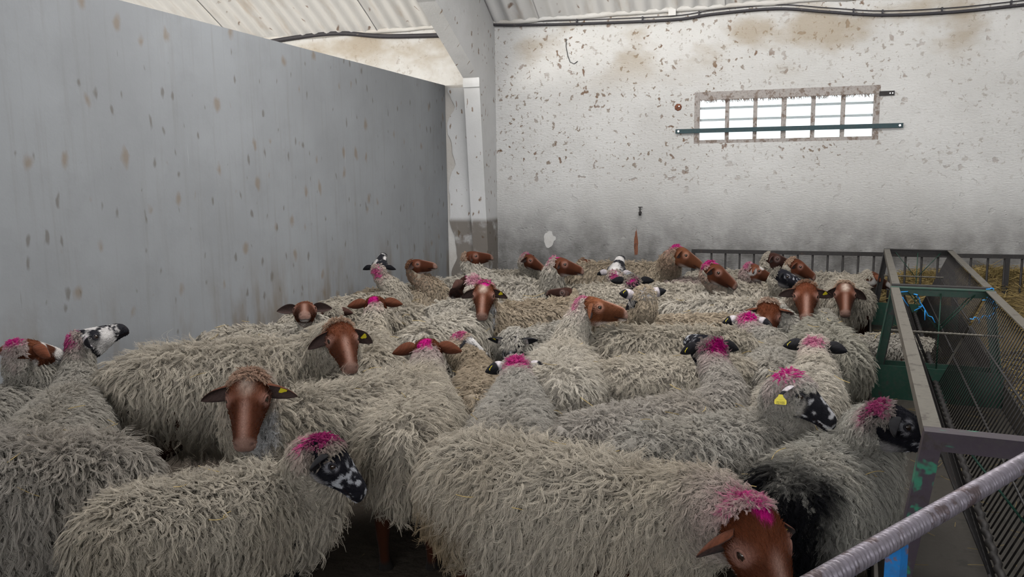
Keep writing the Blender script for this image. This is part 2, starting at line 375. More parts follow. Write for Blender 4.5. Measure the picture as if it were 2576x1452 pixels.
# ------------------------------------------------------------------ window
win = structure(empty('window_1', ((WX0 + WX1) / 2, D, WZ0)))
ww, wh = WX1 - WX0, WZ1 - WZ0
f = MB(); fy = 0.035
f.box((0, fy, 0.02), (ww, 0.07, 0.04)).box((0, fy, wh - 0.045), (ww, 0.07, 0.09)).box((-ww / 2 + 0.03, fy, wh / 2 - .025), (0.06, 0.07, wh - .13)).box((ww / 2 - 0.03, fy, wh / 2 - .025), (0.06, 0.07, wh - .13))
f.build('window_frame', M['wood'], win)
pw = (ww - 0.12) / 6
for k in range(1, 6):
    MB().box((-ww / 2 + 0.06 + k * pw, fy, wh / 2), (0.045 if k != 3 else 0.055, 0.06, wh - 0.06)).build('mullion', M['wood'], win)
for k in range(6):
    MB().box((-ww / 2 + 0.06 + (k + 0.5) * pw, fy + 0.01, wh / 2 - 0.02), (pw - 0.03, 0.006, wh - 0.11)).build('pane', M['glass'], win)
# cobweb fringe along the top of the panes, thin dusty strands
rs = np.random.RandomState(3); n = 260
rx = rs.uniform(-ww / 2 + 0.07, ww / 2 - 0.07, n); L = rs.uniform(0.01, 0.045, n)
Pc = np.zeros((n, 3, 3))
for k in range(3): Pc[:, k, 0] = rx + rs.normal(0, 0.006, n) * k; Pc[:, k, 1] = -0.005; Pc[:, k, 2] = wh - 0.09 - L * k / 2
curves('cobweb', Pc, np.array([0.0035, 0.0025, 0.001])[None], np.tile((0.16, 0.12, 0.10), (n, 1)), M['straw'], win, 'stuff')

bar = empty('window_bar', (0.16, D - 0.02, 2.214))
bl = aty(1700, 331, D)[0]; br = aty(2271, 316, D)[0]; bm = (bl + br) / 2; bar.location.x = bm; bw = br - bl
MB().box((0, -0.012, 0), (bw, 0.012, 0.05)).build('flat_bar', M['greenbar'], bar)
for sx in (-1, 1):
    MB().tube([(sx * (bw / 2 - 0.035), -0.018, 0), (sx * (bw / 2 - 0.035), -0.030, 0)], 0.012, 10).build('bolt', M['steelbolt'], bar)
    MB().tube([(sx * (bw / 2 - 0.035), -0.008, 0), (sx * (bw / 2 - 0.035), 0.02, 0)], 0.008, 8).build('shank', M['steelbolt'], bar)
tag(bar, 'dark teal flat iron bar bolted across the window', 'bar')
q = aty(2231, 235, D); bk = empty('iron_bracket', (q[0], D, q[2]))
MB().box((0, -0.008, 0), (0.15, 0.016, 0.05)).build('plate', M['dark_iron'], bk)
for dx in (0.03, 0.055): MB().tube([(dx, -0.016, 0), (dx, -0.024, 0)], 0.007, 8).build('bolt', M['steelbolt'], bk)
tag(bk, 'short rusty iron bracket with two bolts at the upper right of the window', 'bracket')

# neighbouring white sheeting seen through the window
yo = 12.6; zs_ = [aty(1980, y, yo)[2] for y in (420, 299.5, 292.5, 269, 262, 150)]
for k in range(5):
    z0, z1 = zs_[k], zs_[k + 1]
    structure(MB().box((0.6, yo + (0.05 if k % 2 else 0), (z0 + z1) / 2), (9, 0.04, abs(z1 - z0))).build('wall_neighbour_%d' % (k + 1), M['outside_gap' if k % 2 else 'outside']))

# ------------------------------------------------------------------ cables and wall fittings
def cable(name, pix, r, label, dy=0.035, mat='black', clips=(), thin=True):
    pts = [aty(x, y, D - dy) for x, y in pix]; o = empty(name, tuple(pts[0]))
    fine = []
    for k in range(len(pts) - 1):
        for u in np.linspace(0, 1, 7)[:-1 if k < len(pts) - 2 else None]:
            p0 = pts[max(k - 1, 0)]; p1 = pts[k]; p2 = pts[k + 1]; p3 = pts[min(k + 2, len(pts) - 1)]
            fine.append(0.5 * ((2 * p1) + (p2 - p0) * u + (2 * p0 - 5 * p1 + 4 * p2 - p3) * u * u + (3 * p1 - p0 - 3 * p2 + p3) * u ** 3))
    fine = np.array(fine) - pts[0]
    MB().tube(fine, r, 8).build('sheath', M[mat], o, True)
    if thin: MB().tube(fine + np.array([0, 0.01, 0.045]), 0.006, 6).build('wire', M[mat], o, True)
    for cx in clips:
        k = int(np.argmin(np.abs(fine[:, 0] + pts[0][0] - aty(cx, 40, D)[0])))
        MB().box(fine[k] + np.array([0, 0.012, 0.02]), (0.016, 0.03, 0.075)).build('clip', M['black'], o)
    return tag(o, label, 'cable')
cable('wall_cable', [(1240, 62), (1300, 63), (1450, 60), (1690, 50), (1790, 36), (1950, 22), (2080, 30), (2220, 38), (2400, 30), (2576, 12), (2800, -10)], 0.017,
      'black cable clipped along the head of the back wall above the window', clips=(1457, 1624, 1760, 2143, 2211, 2353, 2542))
cable('sagging_cable', [(560, 128), (720, 98), (850, 84), (960, 91), (1095, 89), (1180, 84)], 0.030,
      'thick grey cable sagging along the wall beyond the partition', thin=False)
q = aty(1692, 33, D); MB().box((0, -0.03, 0), (0.085, 0.05, 0.07)).build('junction_box', M['boxplastic'], None, loc=(q[0], D, q[2])); tag(bpy.data.objects['junction_box'], 'small white junction box on the cable left of the window', 'junction box')
def flat_patch(name, px, py, w, h, mat, seed, y=0.004, pointy=0.0):
    c = aty(px, py, D); n = 22; r = random.Random(seed); V = []
    for k in range(n):
        a = 2 * math.pi * k / n; rr = 0.8 + 0.35 * r.random()
        V.append((w / 2 * rr * math.cos(a) * (1 - pointy * max(0, math.sin(a))), 0, h / 2 * rr * math.sin(a)))
    V2 = [(x, -y, z) for x, _, z in V]
    return obj(name, V + V2, [tuple(range(n, 2 * n))] + [(k, (k + 1) % n, (k + 1) % n + n, k + n) for k in range(n)], mat, wall_back, loc=(c[0], D, c[2]))
flat_patch('plaster_patch', 1382, 602, 0.15, 0.20, M['scar'], 2)
flat_patch('plaster_patch', 1665, 562, 0.20, 0.16, M['back'], 7, 0.003)
flat_patch('rust_streak', 1600, 612, 0.055, 0.34, M['rust'], 5, 0.003, 0.8)
q = aty(1611, 535, D); hk = empty('tap_stub', (q[0], D, q[2]))
MB().tube([(0, 0, 0), (0, -0.05, 0), (0.005, -0.06, -0.03)], [0.018, 0.016, 0.014], 8).build('spout', M['dark_iron'], hk, True)
MB().box((0, -0.03, 0.035), (0.012, 0.012, 0.06)).build('spindle', M['dark_iron'], hk)
MB().box((0.004, -0.03, 0.067), (0.05, 0.012, 0.01)).build('handle', M['dark_iron'], hk)
tag(hk, 'small rusty tap stub on the stained back wall above the rust streak', 'tap')
q = aty(1706, 270, D); kb = empty('anchor_block', (q[0], D, q[2]))
MB().tube([(0, 0.01, 0), (0, -0.012, 0)], [0.05, 0.038], 7).build('block', M['rust'], kb)
MB().tube([(0.01, -0.012, 0.01), (0.012, -0.02, 0.01)], 0.008, 8).build('screw', M['steelbolt'], kb)
tag(kb, 'round brown anchor with a screw in the wall left of the window', 'wall anchor')
a0 = aty(1424, 96, D); hook = [aty(x, y, D - 0.012) for x, y in ((1424, 97), (1424, 118), (1428, 140), (1434, 156), (1444, 161), (1453, 154))]
o = MB().tube(np.array(hook) - a0, 0.004, 6).build('wire_hook', M['dark_iron'], None, True, loc=tuple(a0)); tag(o, 'thin bent wire hook hanging high on the back wall beside the pillar', 'hook')

# ------------------------------------------------------------------ far railing and hay
FY = 9.02
rail = empty('barrier_railing', (0.7, FY, 0)); rx0, rx1 = aty(1740, 628, FY)[0], 5.2
zt = 0.868
MB().bar((rx0 - 0.7, 0, zt), (rx1 - 0.7, 0, zt), 0.035, 0.04).build('top_rail', M['dark_iron'], rail)
MB().bar((rx0 - 0.7, 0, 0.16), (rx1 - 0.7, 0, 0.16), 0.03, 0.03).build('bottom_rail', M['dark_iron'], rail)
vb = MB().tube([(0, 0, 0.14), (0, 0, zt - 0.01)], 0.011, 8).mesh('upright', M['dark_iron'], True)
k = 0; x = aty(1790, 635, FY)[0]
while x < rx1 - 0.05:
    link_mesh('upright', vb, rail, (x - 0.7, 0, 0)); x += 0.150
for x in (rx0 - 0.7 + 0.02, 1.6, rx1 - 0.72): MB().box((x, 0, 0.43), (0.04, 0.04, 0.86)).build('post', M['dark_iron'], rail)
tag(rail, 'low dark iron railing with thin uprights along the back wall', 'railing')

def hay_height(x, y):
    return np.clip(0.20 + 0.36 * sstep(0.5, 1.7, x) + 0.14 * (vnoise(np.stack([x * 2.3, y * 2.5, 0 * x], 1), 9) - 0.5) + 0.08 * sstep(1.8, 2.6, x), 0.03, 2) * sstep(8.55, 9.2, y)
gx, gy = np.meshgrid(np.linspace(0.0, 5.0, 60), np.linspace(8.6, D - 0.02, 14)); X_, Y_ = gx.ravel(), gy.ravel(); Z_ = hay_height(X_, Y_)
Fs = [(r * 60 + c, r * 60 + c + 1, (r + 1) * 60 + c + 1, (r + 1) * 60 + c) for r in range(13) for c in range(59)]
hay = tag(obj('hay_heap', np.stack([X_ - 2.4, Y_ - 9.2, Z_ - 0.015], 1), Fs, NT('hay_core').bsdf((0.13, 0.095, 0.045), 0.9, 0.1), None, True, loc=(2.4, 9.2, 0)),
          'heap of loose yellow hay behind the back railing', 'hay', kind='stuff')
def straw_strands(n, x, y, z, rs, Lm=0.12, r=0.0022, tilt=0.35, droop=0.25, k=4):
    a = rs.uniform(0, 2 * np.pi, n); t = rs.normal(0, tilt, n); L = Lm * rs.uniform(0.4, 1.4, n)
    d = np.stack([np.cos(a) * np.cos(t), np.sin(a) * np.cos(t), np.sin(t)], 1); bend = rs.normal(0, 0.25, (n, 3)); s = np.linspace(-0.5, 0.5, k)
    P = np.stack([x, y, z], 1)[:, None] + (d[:, None] * s[None, :, None] + bend[:, None] * (s ** 2)[None, :, None]) * L[:, None, None]
    c = np.array([0.34, 0.255, 0.11]) * rs.uniform(0.45, 1.25, (n, 1)) * np.array([1, 1, 1]) ; return P, np.full((n, k), r), c
rs = np.random.RandomState(8); n = 9000; x = rs.uniform(0.3, 4.2, n); y = rs.uniform(8.75, D - 0.05, n); z = hay_height(x, y) + np.abs(rs.normal(0, 0.03, n))
P, R_, c = straw_strands(n, x - 2.4, y - 9.2, z, rs); curves('hay_strands', P, R_, c, M['straw'], hay, 'stuff')

# ------------------------------------------------------------------ hay racks
def rack(name, far, near, label, metal_far, metal_near, leg_far, leg_near):
    far = np.array(far); near = np.array(near); L = np.linalg.norm(far - near); d = (far - near) / L; ang = math.atan2(-d[0], d[1])
    w = 0.575; side = np.array([d[1], -d[0]]); c = near + side * w / 2
    o = empty(name, (c[0], c[1], 0), ang); hw = w / 2; zt = 1.0; kz = 0.40
    for sx in (-1, 1):
        MB().angle((sx * hw, 0, zt), (sx * hw, L, zt), 0.048, 0.006, (-sx, 0, 0), (0, 0, -1)).build('top_rail', M['rail_iron'], o)
        for y, mt in ((0.0, leg_near), (L - 0.006, leg_far)):
            MB().angle((sx * hw, y, zt - 0.004), (sx * (hw + 0.135), y, 0.0), 0.052, 0.006, (-sx, 0, 0), (0, 1 if y == 0 else -1, 0)).build('leg', M[mt], o)
    for y, mt, sg in ((-0.002, metal_near, 1), (L + 0.002, metal_far, -1)):
        MB().angle((-hw, y, zt + 0.001), (hw, y, zt + 0.001), 0.055, 0.006, (0, sg, 0), (0, 0, -1)).build('end_bar', M[mt], o)
        MB().tube([(0, y + sg * .03, zt - .03), (0, y + sg * .03, kz)], 0.0040, 6).build('end_rod', M['green'], o, True)
        for sx in (-1, 1): MB().tube([(sx * (hw - 0.10), y + sg * .03, zt - .03), (0, y + sg * .03, zt - 0.27)], 0.0035, 6).build('end_rod', M['green'], o, True)
    n = int(L / 0.055)
    for sx in (-1, 1):
        rod = MB().tube([(sx * (hw - 0.03), 0, zt - 0.03), (sx * 0.02, 0, kz)], 0.0038, 6).mesh('rack_rod', M['dark_iron'], True)
        for k in range(1, n): link_mesh('rack_rod', rod, o, (0, k * L / n, 0))
        for u in (0.35, 0.7):
            p = (sx * ((hw - 0.03) * (1 - u) + 0.02 * u), zt - 0.03 + (kz - zt + 0.03) * u)
            MB().tube([(p[0], 0.02, p[1]), (p[0], L - 0.02, p[1])], 0.0055, 6).build('long_rod', M['dark_iron'], o, True)
    # twisted reinforcing bar as keel
    m = 150; tt = np.linspace(0, L, m); MB().tube(np.stack([0.004 * np.cos(tt * 60), tt, kz + 0.004 * np.sin(tt * 60)], 1), 0.014 + 0.003 * np.sin(tt * 120), 6).build('keel_bar', M['dark_iron'], o, True)
    mm = 90; xx = np.linspace(-hw, hw, mm); yc = L - 0.48
    MB().tube(np.stack([xx, 0 * xx + yc, 0 * xx + 0.80], 1), 0.0075 + 0.0015 * np.sin(xx * 300), 6).build('cross_bar', M['rail_iron'], o, True)
    # feed trough below the rack
    tw = 0.37; MB().box((0, L / 2, 0.26), (2 * tw, L - 0.06, 0.012)).build('trough_floor', M['galv'], o)
    for sx in (-1, 1): MB().bar((sx * (tw + 0.012), 0.03, 0.335), (sx * (tw + 0.012), L - 0.03, 0.335), 0.012, 0.16, (0.0, 0, 1)).build('trough_side', M['galv'], o)
    for y in (0.035, L - 0.04): MB().box((0, y, 0.375), (2 * tw, 0.008, 0.22)).build('trough_end', M['green'], o)
    rs = np.random.RandomState(int(L * 100)); nn = 160
    P, R_, c = straw_strands(nn, rs.uniform(-tw + .03, tw - .03, nn), rs.uniform(0.08, L - 0.1, nn), 0.272 + np.abs(rs.normal(0, .006, nn)), rs, 0.07, 0.0009, 0.08); curves('straw_litter', P, R_, c * 0.8, M['straw'], o, 'stuff')
    return tag(o, label, 'hay rack')
rack('hay_rack', (0.775, 5.58), (0.452, 2.46), 'nearer V-shaped iron hay rack with a purple-brown end bar facing the camera', 'green', 'purple', 'green', 'purple')
rack('hay_rack', (1.07, 8.25), (0.795, 5.66), 'farther V-shaped rusty brown hay rack next to the back railing', 'dark_iron', 'dark_iron', 'dark_iron', 'dark_iron')
# hay left on the floor of the aisle right of the racks
rs = np.random.RandomState(31); n = 2600; x = rs.uniform(1.75, 3.6, n); y = rs.uniform(4.6, 8.6, n)
P, R_, c = straw_strands(n, x - 2.6, y - 6.5, 0.02 + np.abs(rs.normal(0, .03, n)), rs, 0.12, 0.0026, 0.2)
o = curves('straw_litter', P, R_, c, M['straw'], None, 'stuff'); o.location = (2.6, 6.5, 0); tag(o, 'loose straw scattered on the floor right of the hay racks', 'straw')
# blue baling twine tied to the rack corners
def twine(pix, y, label, seed, n=7):
    r = np.random.RandomState(seed); pts = [aty(px, py, y) for px, py in pix]; m = MB(); base = pts[0]
    path = []
    for a, b in zip(pts, pts[1:]):
        for u in np.linspace(0, 1, 5)[:-1]: path.append(a + (b - a) * u + r.normal(0, 0.006, 3))
    path.append(pts[-1]); m.tube(np.array(path) - base, 0.0035, 5)
    for k in range(n):
        p = path[r.randint(len(path))] - base; d = r.normal(0, 0.03, 3); d[2] -= 0.02; m.tube([p, p + d * 0.5 + r.normal(0, .006, 3), p + d], 0.003, 5)
    o = m.build('twine', M['twine'], None, True, loc=tuple(base)); tag(o, label, 'twine', kind=None)
twine([(2245, 733), (2258, 740), (2266, 755), (2270, 748)], 5.50, 'frayed blue baling twine at the left corner of the green rack bar', 1)
twine([(2300, 735), (2312, 752), (2322, 768), (2352, 812)], 5.52, 'blue twine strand knotted down the wires below the green rack bar', 2, 4)
twine([(2482, 727), (2498, 727), (2506, 738)], 5.56, 'blue twine loop on the right corner of the green rack bar', 3, 2)
twine([(2440, 800), (2466, 799), (2498, 790), (2508, 772), (2482, 748)], 5.50, 'blue twine tangle hanging inside the right side of the rack', 4, 9)

# ------------------------------------------------------------------ foreground gate rail
g0 = atz(2080, 1452, 1.1); g1 = atz(2576, 1165, 1.1); gd = (g1 - g0) / np.linalg.norm(g1 - g0); ga = g0 - gd * 0.75; gl = 2.6
gate = empty('pen_gate', (g0[0], g0[1], 0))
m = 900; t = np.linspace(0, gl, m); rr = 0.0172 + 0.0028 * np.clip(np.sin(2 * np.pi * t / 0.0125) * 1.8, -1, 1)
MB().tube((ga - np.array([g0[0], g0[1], 0]))[None] + gd[None] * t[:, None], rr, 14).build('ribbed_rail', M['rebar'], gate, True)
MB().bar(ga - np.array([g0[0], g0[1], 0]) + np.array([0, 0, -.62]), ga - np.array([g0[0], g0[1], 0]) + gd * gl + np.array([0, 0, -.62]), 0.03, 0.03).build('lower_rail', M['blue'], gate)
pq = atz(2258, 1352, 1.09)
for u in (-0.95, 0.0, 0.95):
    p = pq + gd * u - np.array([g0[0], g0[1], 0]); MB().bar((p[0], p[1], 0.0), (p[0], p[1], 1.083), 0.028, 0.028, tuple(gd)).build('gate_post', M['blue'], gate)
tag(gate, 'foreground pen gate with a ribbed iron top rail and flaking blue post', 'gate')
# ------------------------------------------------------------------ sheep
WOOLK = 1.0                                           # strand count factor
def spline(A, m):
    """Catmull-Rom through the rows of A, m samples"""
    A = np.asarray(A, float); n = len(A); t = np.linspace(0, n - 1 - 1e-9, m); k = t.astype(int); u = (t - k)[:, None]
    p0 = A[np.maximum(k - 1, 0)]; p1 = A[k]; p2 = A[np.minimum(k + 1, n - 1)]; p3 = A[np.minimum(k + 2, n - 1)]
    return 0.5 * (2 * p1 + (p2 - p0) * u + (2 * p0 - 5 * p1 + 4 * p2 - p3) * u * u + (3 * p1 - p0 - 3 * p2 + p3) * u ** 3)
def grid_faces(m, n, off=0):
    return [(off + k * n + j, off + k * n + (j + 1) % n, off + (k + 1) * n + (j + 1) % n, off + (k + 1) * n + j) for k in range(m - 1) for j in range(n)]

TORSO = np.array([  # x, centre z, half width, half height up, half height down
    (-.470, .575, .020, .020, .020), (-.455, .570, .085, .075, .10), (-.40, .560, .145, .130, .185), (-.28, .540, .180, .165, .215),
    (-.08, .515, .200, .188, .225), (.12, .515, .190, .190, .215), (.26, .530, .160, .178, .195), (.345, .560, .128, .150, .165)])
HX = np.array([-.088, -.075, -.05, -.015, .02, .055, .095, .135, .17, .198, .220, .234, .239])
HT = np.array([.000, .034, .058, .069, .068, .061, .052, .043, .035, .027, .015, -.003, -.021])
HB = np.array([-.012, -.045, -.068, -.086, -.092, -.086, -.071, -.058, -.051, -.048, -.047, -.043, -.034])
HW = np.array([.010, .040, .056, .066, .070, .066, .056, .046, .040, .0375, .0355, .028, .010])
EYE = np.array([.040, .058, .022])
HS = 1.11

def marks(V):
    nd = np.sqrt((V[:, 0] - .221) ** 2 + (np.abs(V[:, 1]) - .024) ** 2 * 1.2 + (V[:, 2] + .004) ** 2 * 2.0)
    return nd, np.exp(-((V[:, 2] + .034 + (V[:, 0] - .22) * .10) / .0042) ** 2) * (V[:, 0] > .145)
def head_grid(m=58, n=44):
    S = spline(np.stack([HX, HT, HB, HW], 1), m); th = np.linspace(0, 2 * np.pi, n, endpoint=False)
    c, s = np.cos(th), np.sin(th); P = np.zeros((m, n, 3))
    for k in range(m):
        x, t, b, w = S[k]; zc = (t + b) / 2 + 0.012 * np.clip(1 - abs(x - .03) / .1, 0, 1); hu, hd = t - zc, zc - b
        cc = np.sign(c) * np.abs(c) ** 0.88; z = np.where(s > 0, hu * np.abs(s) ** 0.95, -hd * np.abs(s) ** 0.95)
        jaw = 1 - 0.34 * np.clip(-s, 0, 1) * np.clip((0.17 - x) / 0.1, 0, 1)
        P[k, :, 0] = x; P[k, :, 1] = w * cc * jaw; P[k, :, 2] = zc + z
    V = P.reshape(-1, 3).copy()
    ay = np.abs(V[:, 1])
    # brow ridge, cheek hollow, nostrils, mouth
    de = np.sqrt((V[:, 0] - EYE[0]) ** 2 + (V[:, 2] - EYE[2]) ** 2); side = ay > 0.03
    out = np.where(side, 0.006 * np.exp(-((de - 0.019) / .008) ** 2) - 0.005 * np.exp(-(de / .010) ** 2), 0)
    V[:, 1] += np.sign(V[:, 1]) * out
    nd, mo = marks(V); V[:, 0] -= 0.006 * np.exp(-(nd / .009) ** 2)
    V[:, 1] *= 1 - 0.08 * mo; V[:, 0] -= 0.003 * mo * (V[:, 0] > .21)
    W = V.copy(); W[:, 0] = np.where(V[:, 0] > .05, .05 + (V[:, 0] - .05) * .86, V[:, 0]); return W, V, nd, mo
def stretch(V):
    W = V.copy(); W[:, 0] = np.where(V[:, 0] > .05, .05 + (V[:, 0] - .05) / .86, V[:, 0]); return W
HEADV, HEADU, HEADN, HEADM = head_grid(); HM, HN = 58, 44
HEADF = grid_faces(HM, HN) + [tuple(range(HN))[::-1], tuple((HM - 1) * HN + j for j in range(HN))]

KIND = {  # main face colour, muzzle, chin, ear outside, ear inside
    'brown':   ((.098, .031, .015), (.30, .185, .15), (.52, .47, .43), (.100, .034, .018), (.060, .040, .036)),
    'tan':     ((.150, .055, .026), (.42, .27, .22), (.55, .48, .43), (.15, .055, .026), (.08, .05, .045)),
    'dark':    ((.045, .020, .015), (.16, .10, .085), (.30, .26, .24), (.060, .030, .024), (.05, .035, .032)),
    'black':   ((.013, .013, .017), (.018, .018, .022), (.03, .03, .035), (.012, .012, .014), (.03, .026, .03)),
    'pied':    ((.55, .53, .52), (.02, .02, .024), (.50, .48, .47), (.014, .014, .017), (.48, .42, .43)),
    'woolly':  ((.47, .44, .40), (.03, .03, .035), (.46, .43, .40), (.016, .016, .018), (.40, .36, .35)),
    'brownpied': ((.12, .042, .022), (.30, .18, .15), (.55, .52, .50), (.16, .055, .03), (.12, .08, .07))}
PINK = np.array([.50, .012, .20])

def face_cols(V, kind, seed, pink, nd, mo, blaze=0):
    base, muz, chin, _, _ = [np.array(c) for c in KIND[kind]]; n = len(V)
    a = vnoise(V * 26 + seed, seed); b = vnoise(V * 70 + seed, seed + 3); x, y, z = V.T; ay = np.abs(y)
    C = base[None] * (0.72 + 0.55 * a)[:, None]
    def mixin(w, c): nonlocal C; w = np.clip(w, 0, 1)[:, None]; C = C * (1 - w) + np.asarray(c)[None] * w
    de = np.sqrt((x - EYE[0]) ** 2 + (z - EYE[2]) ** 2) + 0.5 * np.clip(.035 - ay, 0, 1)
    if kind in ('brown', 'tan', 'dark', 'brownpied'):
        mixin(sstep(.014, .03, ay) * sstep(.04, .08, x) * .75, base * .42)                         # darker cheeks
        mixin(0.75 * np.exp(-(y / .014) ** 2) * sstep(.03, .09, x) * (z > -.01), muz)          # paler nose bridge
        mixin(sstep(-.052, -.068, z) * sstep(.0, .08, x) * .9, chin)
        mixin(sstep(.200, .222, x) * .8, muz * .75); mixin(sstep(-.025, -.040, z) * sstep(.17, .20, x), chin)
        mixin(np.exp(-((de - .018) / .011) ** 2) * .55, base * 1.9 + .10)
        mixin(sstep(.0, -.05, x) * .35, base * .5)
        if kind == 'brownpied': mixin(sstep(.50, .60, vnoise(V * 17 + 5, seed)), (.55, .52, .50))
    elif kind == 'black':
        mixin(sstep(.58, .66, .62 * vnoise(V * 40, seed) + .38 * vnoise(V * 105, seed + 2)) * sstep(.05, .11, x) * .85, (.40, .41, .44))
        mixin(np.exp(-((de - .020) / .006) ** 2) * sstep(.45, .6, b) * .6, (.35, .35, .38))
        mixin(sstep(-.045, -.07, z) * sstep(.10, .03, x) * .6, (.40, .38, .38))
    else:
        p = .75 * vnoise(V * 19 + 3, seed) + .25 * vnoise(V * 90, seed)
        w = sstep(.52, .60, p) * (x > -.03)
        mixin(w, (.016, .016, .02)); mixin(np.exp(-(de / .026) ** 2) * 1.4, (.02, .02, .024))
        mixin(sstep(.175, .200, x + .03 * (b - .5)), muz)
        if kind == 'woolly': mixin(sstep(.06, .10, x + .06 * (a - .5)), (.016, .016, .02)); mixin(sstep(.62, .7, vnoise(V * 45, seed)) * sstep(.05, .1, x) * .8, (.5, .5, .52))
    if blaze: mixin(blaze * np.exp(-(y / .024) ** 2) * sstep(-.05, -.005, x) * sstep(.065, .015, x) * (z > .03) * (.4 + 1.1 * b), (.46, .37, .31))
    mixin(np.exp(-(nd / .0075) ** 2) * 1.3, (.015, .008, .008)); mixin(mo * .95, (.015, .009, .009))
    if pink: mixin(pink * 1.3 * sstep(.040, .022, np.sqrt((x + .045) ** 2 + (y - .01) ** 2) + .03 * (a - .5)) * (z > .01), PINK * 0.8)
    return C

def make_ear(kind, seed, L=.118):
    """leaf-shaped cupped ear along +x, hollow side towards -z"""
    _, _, _, co, ci = [np.array(c) for c in KIND[kind]]; m, n = 14, 9; V = []; C = []
    for side in (0, 1):
        for k in range(m):
            s = k / (m - 1); w = .031 * (np.sin(np.pi * min(1, s * .93 + .07) ** 0.72) ** .75) + .002 * (1 - s)
            for j in range(n):
                t = -1 + 2 * j / (n - 1); cup = .030 * (1 - .35 * s) * (t * t) * (w / .031)
                V.append((s * L, t * w, -cup + (.0 if side == 0 else -.0035) - .035 * s * s)); c = (co if side == 0 else ci).copy()
                if kind in ('pied', 'woolly'):
                    c = np.array((.014, .014, .017)) if s > .45 + .15 * np.sin(seed) else np.array((.46, .42, .44)) if seed % 3 else c
                C.append(c * (0.8 + .4 * ((k * 7 + j * 3 + seed) % 5) / 5))
    Fs = []
    for side in (0, 1):
        for k in range(m - 1):
            for j in range(n - 1):
                a = side * m * n + k * n + j; q = (a, a + n, a + n + 1, a + 1); Fs.append(q if side == 0 else q[::-1])
    o = m * n
    for k in range(m - 1):
        a = k * n; b = a + n - 1; Fs += [(a, a + o, a + o + n, a + n), (b, b + n, b + n + o, b + o)]
    a = (m - 1) * n
    for j in range(n - 1): Fs += [(j, j + 1, j + 1 + o, j + o), (a + j, a + j + o, a + j + 1 + o, a + j + 1)]
    return mesh('ear', V, Fs, M['skin'], True, C)

# shared small parts
def ball(r, n=10):
    m = MB(); P = [(0, 0, r * math.cos(math.pi * k / n)) for k in range(n + 1)]
    V = [(r * math.sin(math.pi * k / n) * math.cos(2 * math.pi * j / 14), r * math.sin(math.pi * k / n) * math.sin(2 * math.pi * j / 14), r * math.cos(math.pi * k / n)) for k in range(n + 1) for j in range(14)]
    return V, grid_faces(n + 1, 14)
EYEME = mesh('eye', *ball(.0150), M['eye'], True)
_t = MB(); _t.tube([(.0180 * math.cos(a), 0, .0132 * math.sin(a)) for a in np.linspace(0, 2 * np.pi, 17)], .0042, 6, False)
_lidme = {}
def lid_mesh(kind):
    if kind not in _lidme:
        c = np.array(KIND[kind][0]) if kind not in ('pied', 'woolly') else np.array((.02, .02, .024)); c = c * 1.5 + (.06 if kind in ('brown', 'tan') else .01)
        _lidme[kind] = mesh('eyelid', _t.v, _t.f, M['skin'], True, np.tile(c, (len(_t.v), 1)))
    return _lidme[kind]
def tag_mesh():
    out = [(-.017, -.018), (.017, -.018), (.019, -.013), (.018, -.004), (.009, .006), (.006, .014), (-.006, .014), (-.009, .006), (-.018, -.004), (-.019, -.013)]
    n = len(out); V = [(x, -.001, z) for x, z in out] + [(x, .001, z) for x, z in out]
    return mesh('ear_tag', V, [tuple(range(n)), tuple(range(2 * n - 1, n - 1, -1))] + [(k, k + n, (k + 1) % n + n, (k + 1) % n) for k in range(n)], M['tag'])
TAGME = tag_mesh()

def sample_grid(P, n_locks, rs, wfun=None):
    """random roots on a closed ring grid P (m,n,3): position, normal, u (0..1 along)"""
    m, n = P.shape[:2]; Q = np.concatenate([P, P[:, :1]], 1)
    e1 = Q[1:, :-1] - Q[:-1, :-1]; e2 = Q[:-1, 1:] - Q[:-1, :-1]; A = np.linalg.norm(np.cross(e1, e2), axis=2)
    cen = (Q[1:, 1:] + Q[:-1, :-1]) / 2
    if wfun is not None: A = A * wfun(cen.reshape(-1, 3)).reshape(A.shape)
    idx = rs.choice(A.size, n_locks, p=(A / A.sum()).ravel()); k, j = np.unravel_index(idx, A.shape); a = rs.rand(n_locks, 1); b = rs.rand(n_locks, 1)
    p = Q[k, j] * (1 - a) * (1 - b) + Q[k + 1, j] * a * (1 - b) + Q[k, j + 1] * (1 - a) * b + Q[k + 1, j + 1] * a * b
    N = norm(np.cross(e2, e1)); N = np.concatenate([N, N[:, :1]], 1); nn = norm(N[k, j] * (1 - b) + N[k, j + 1] * b)
    return p, nn, (k + a[:, 0]) / (m - 1)

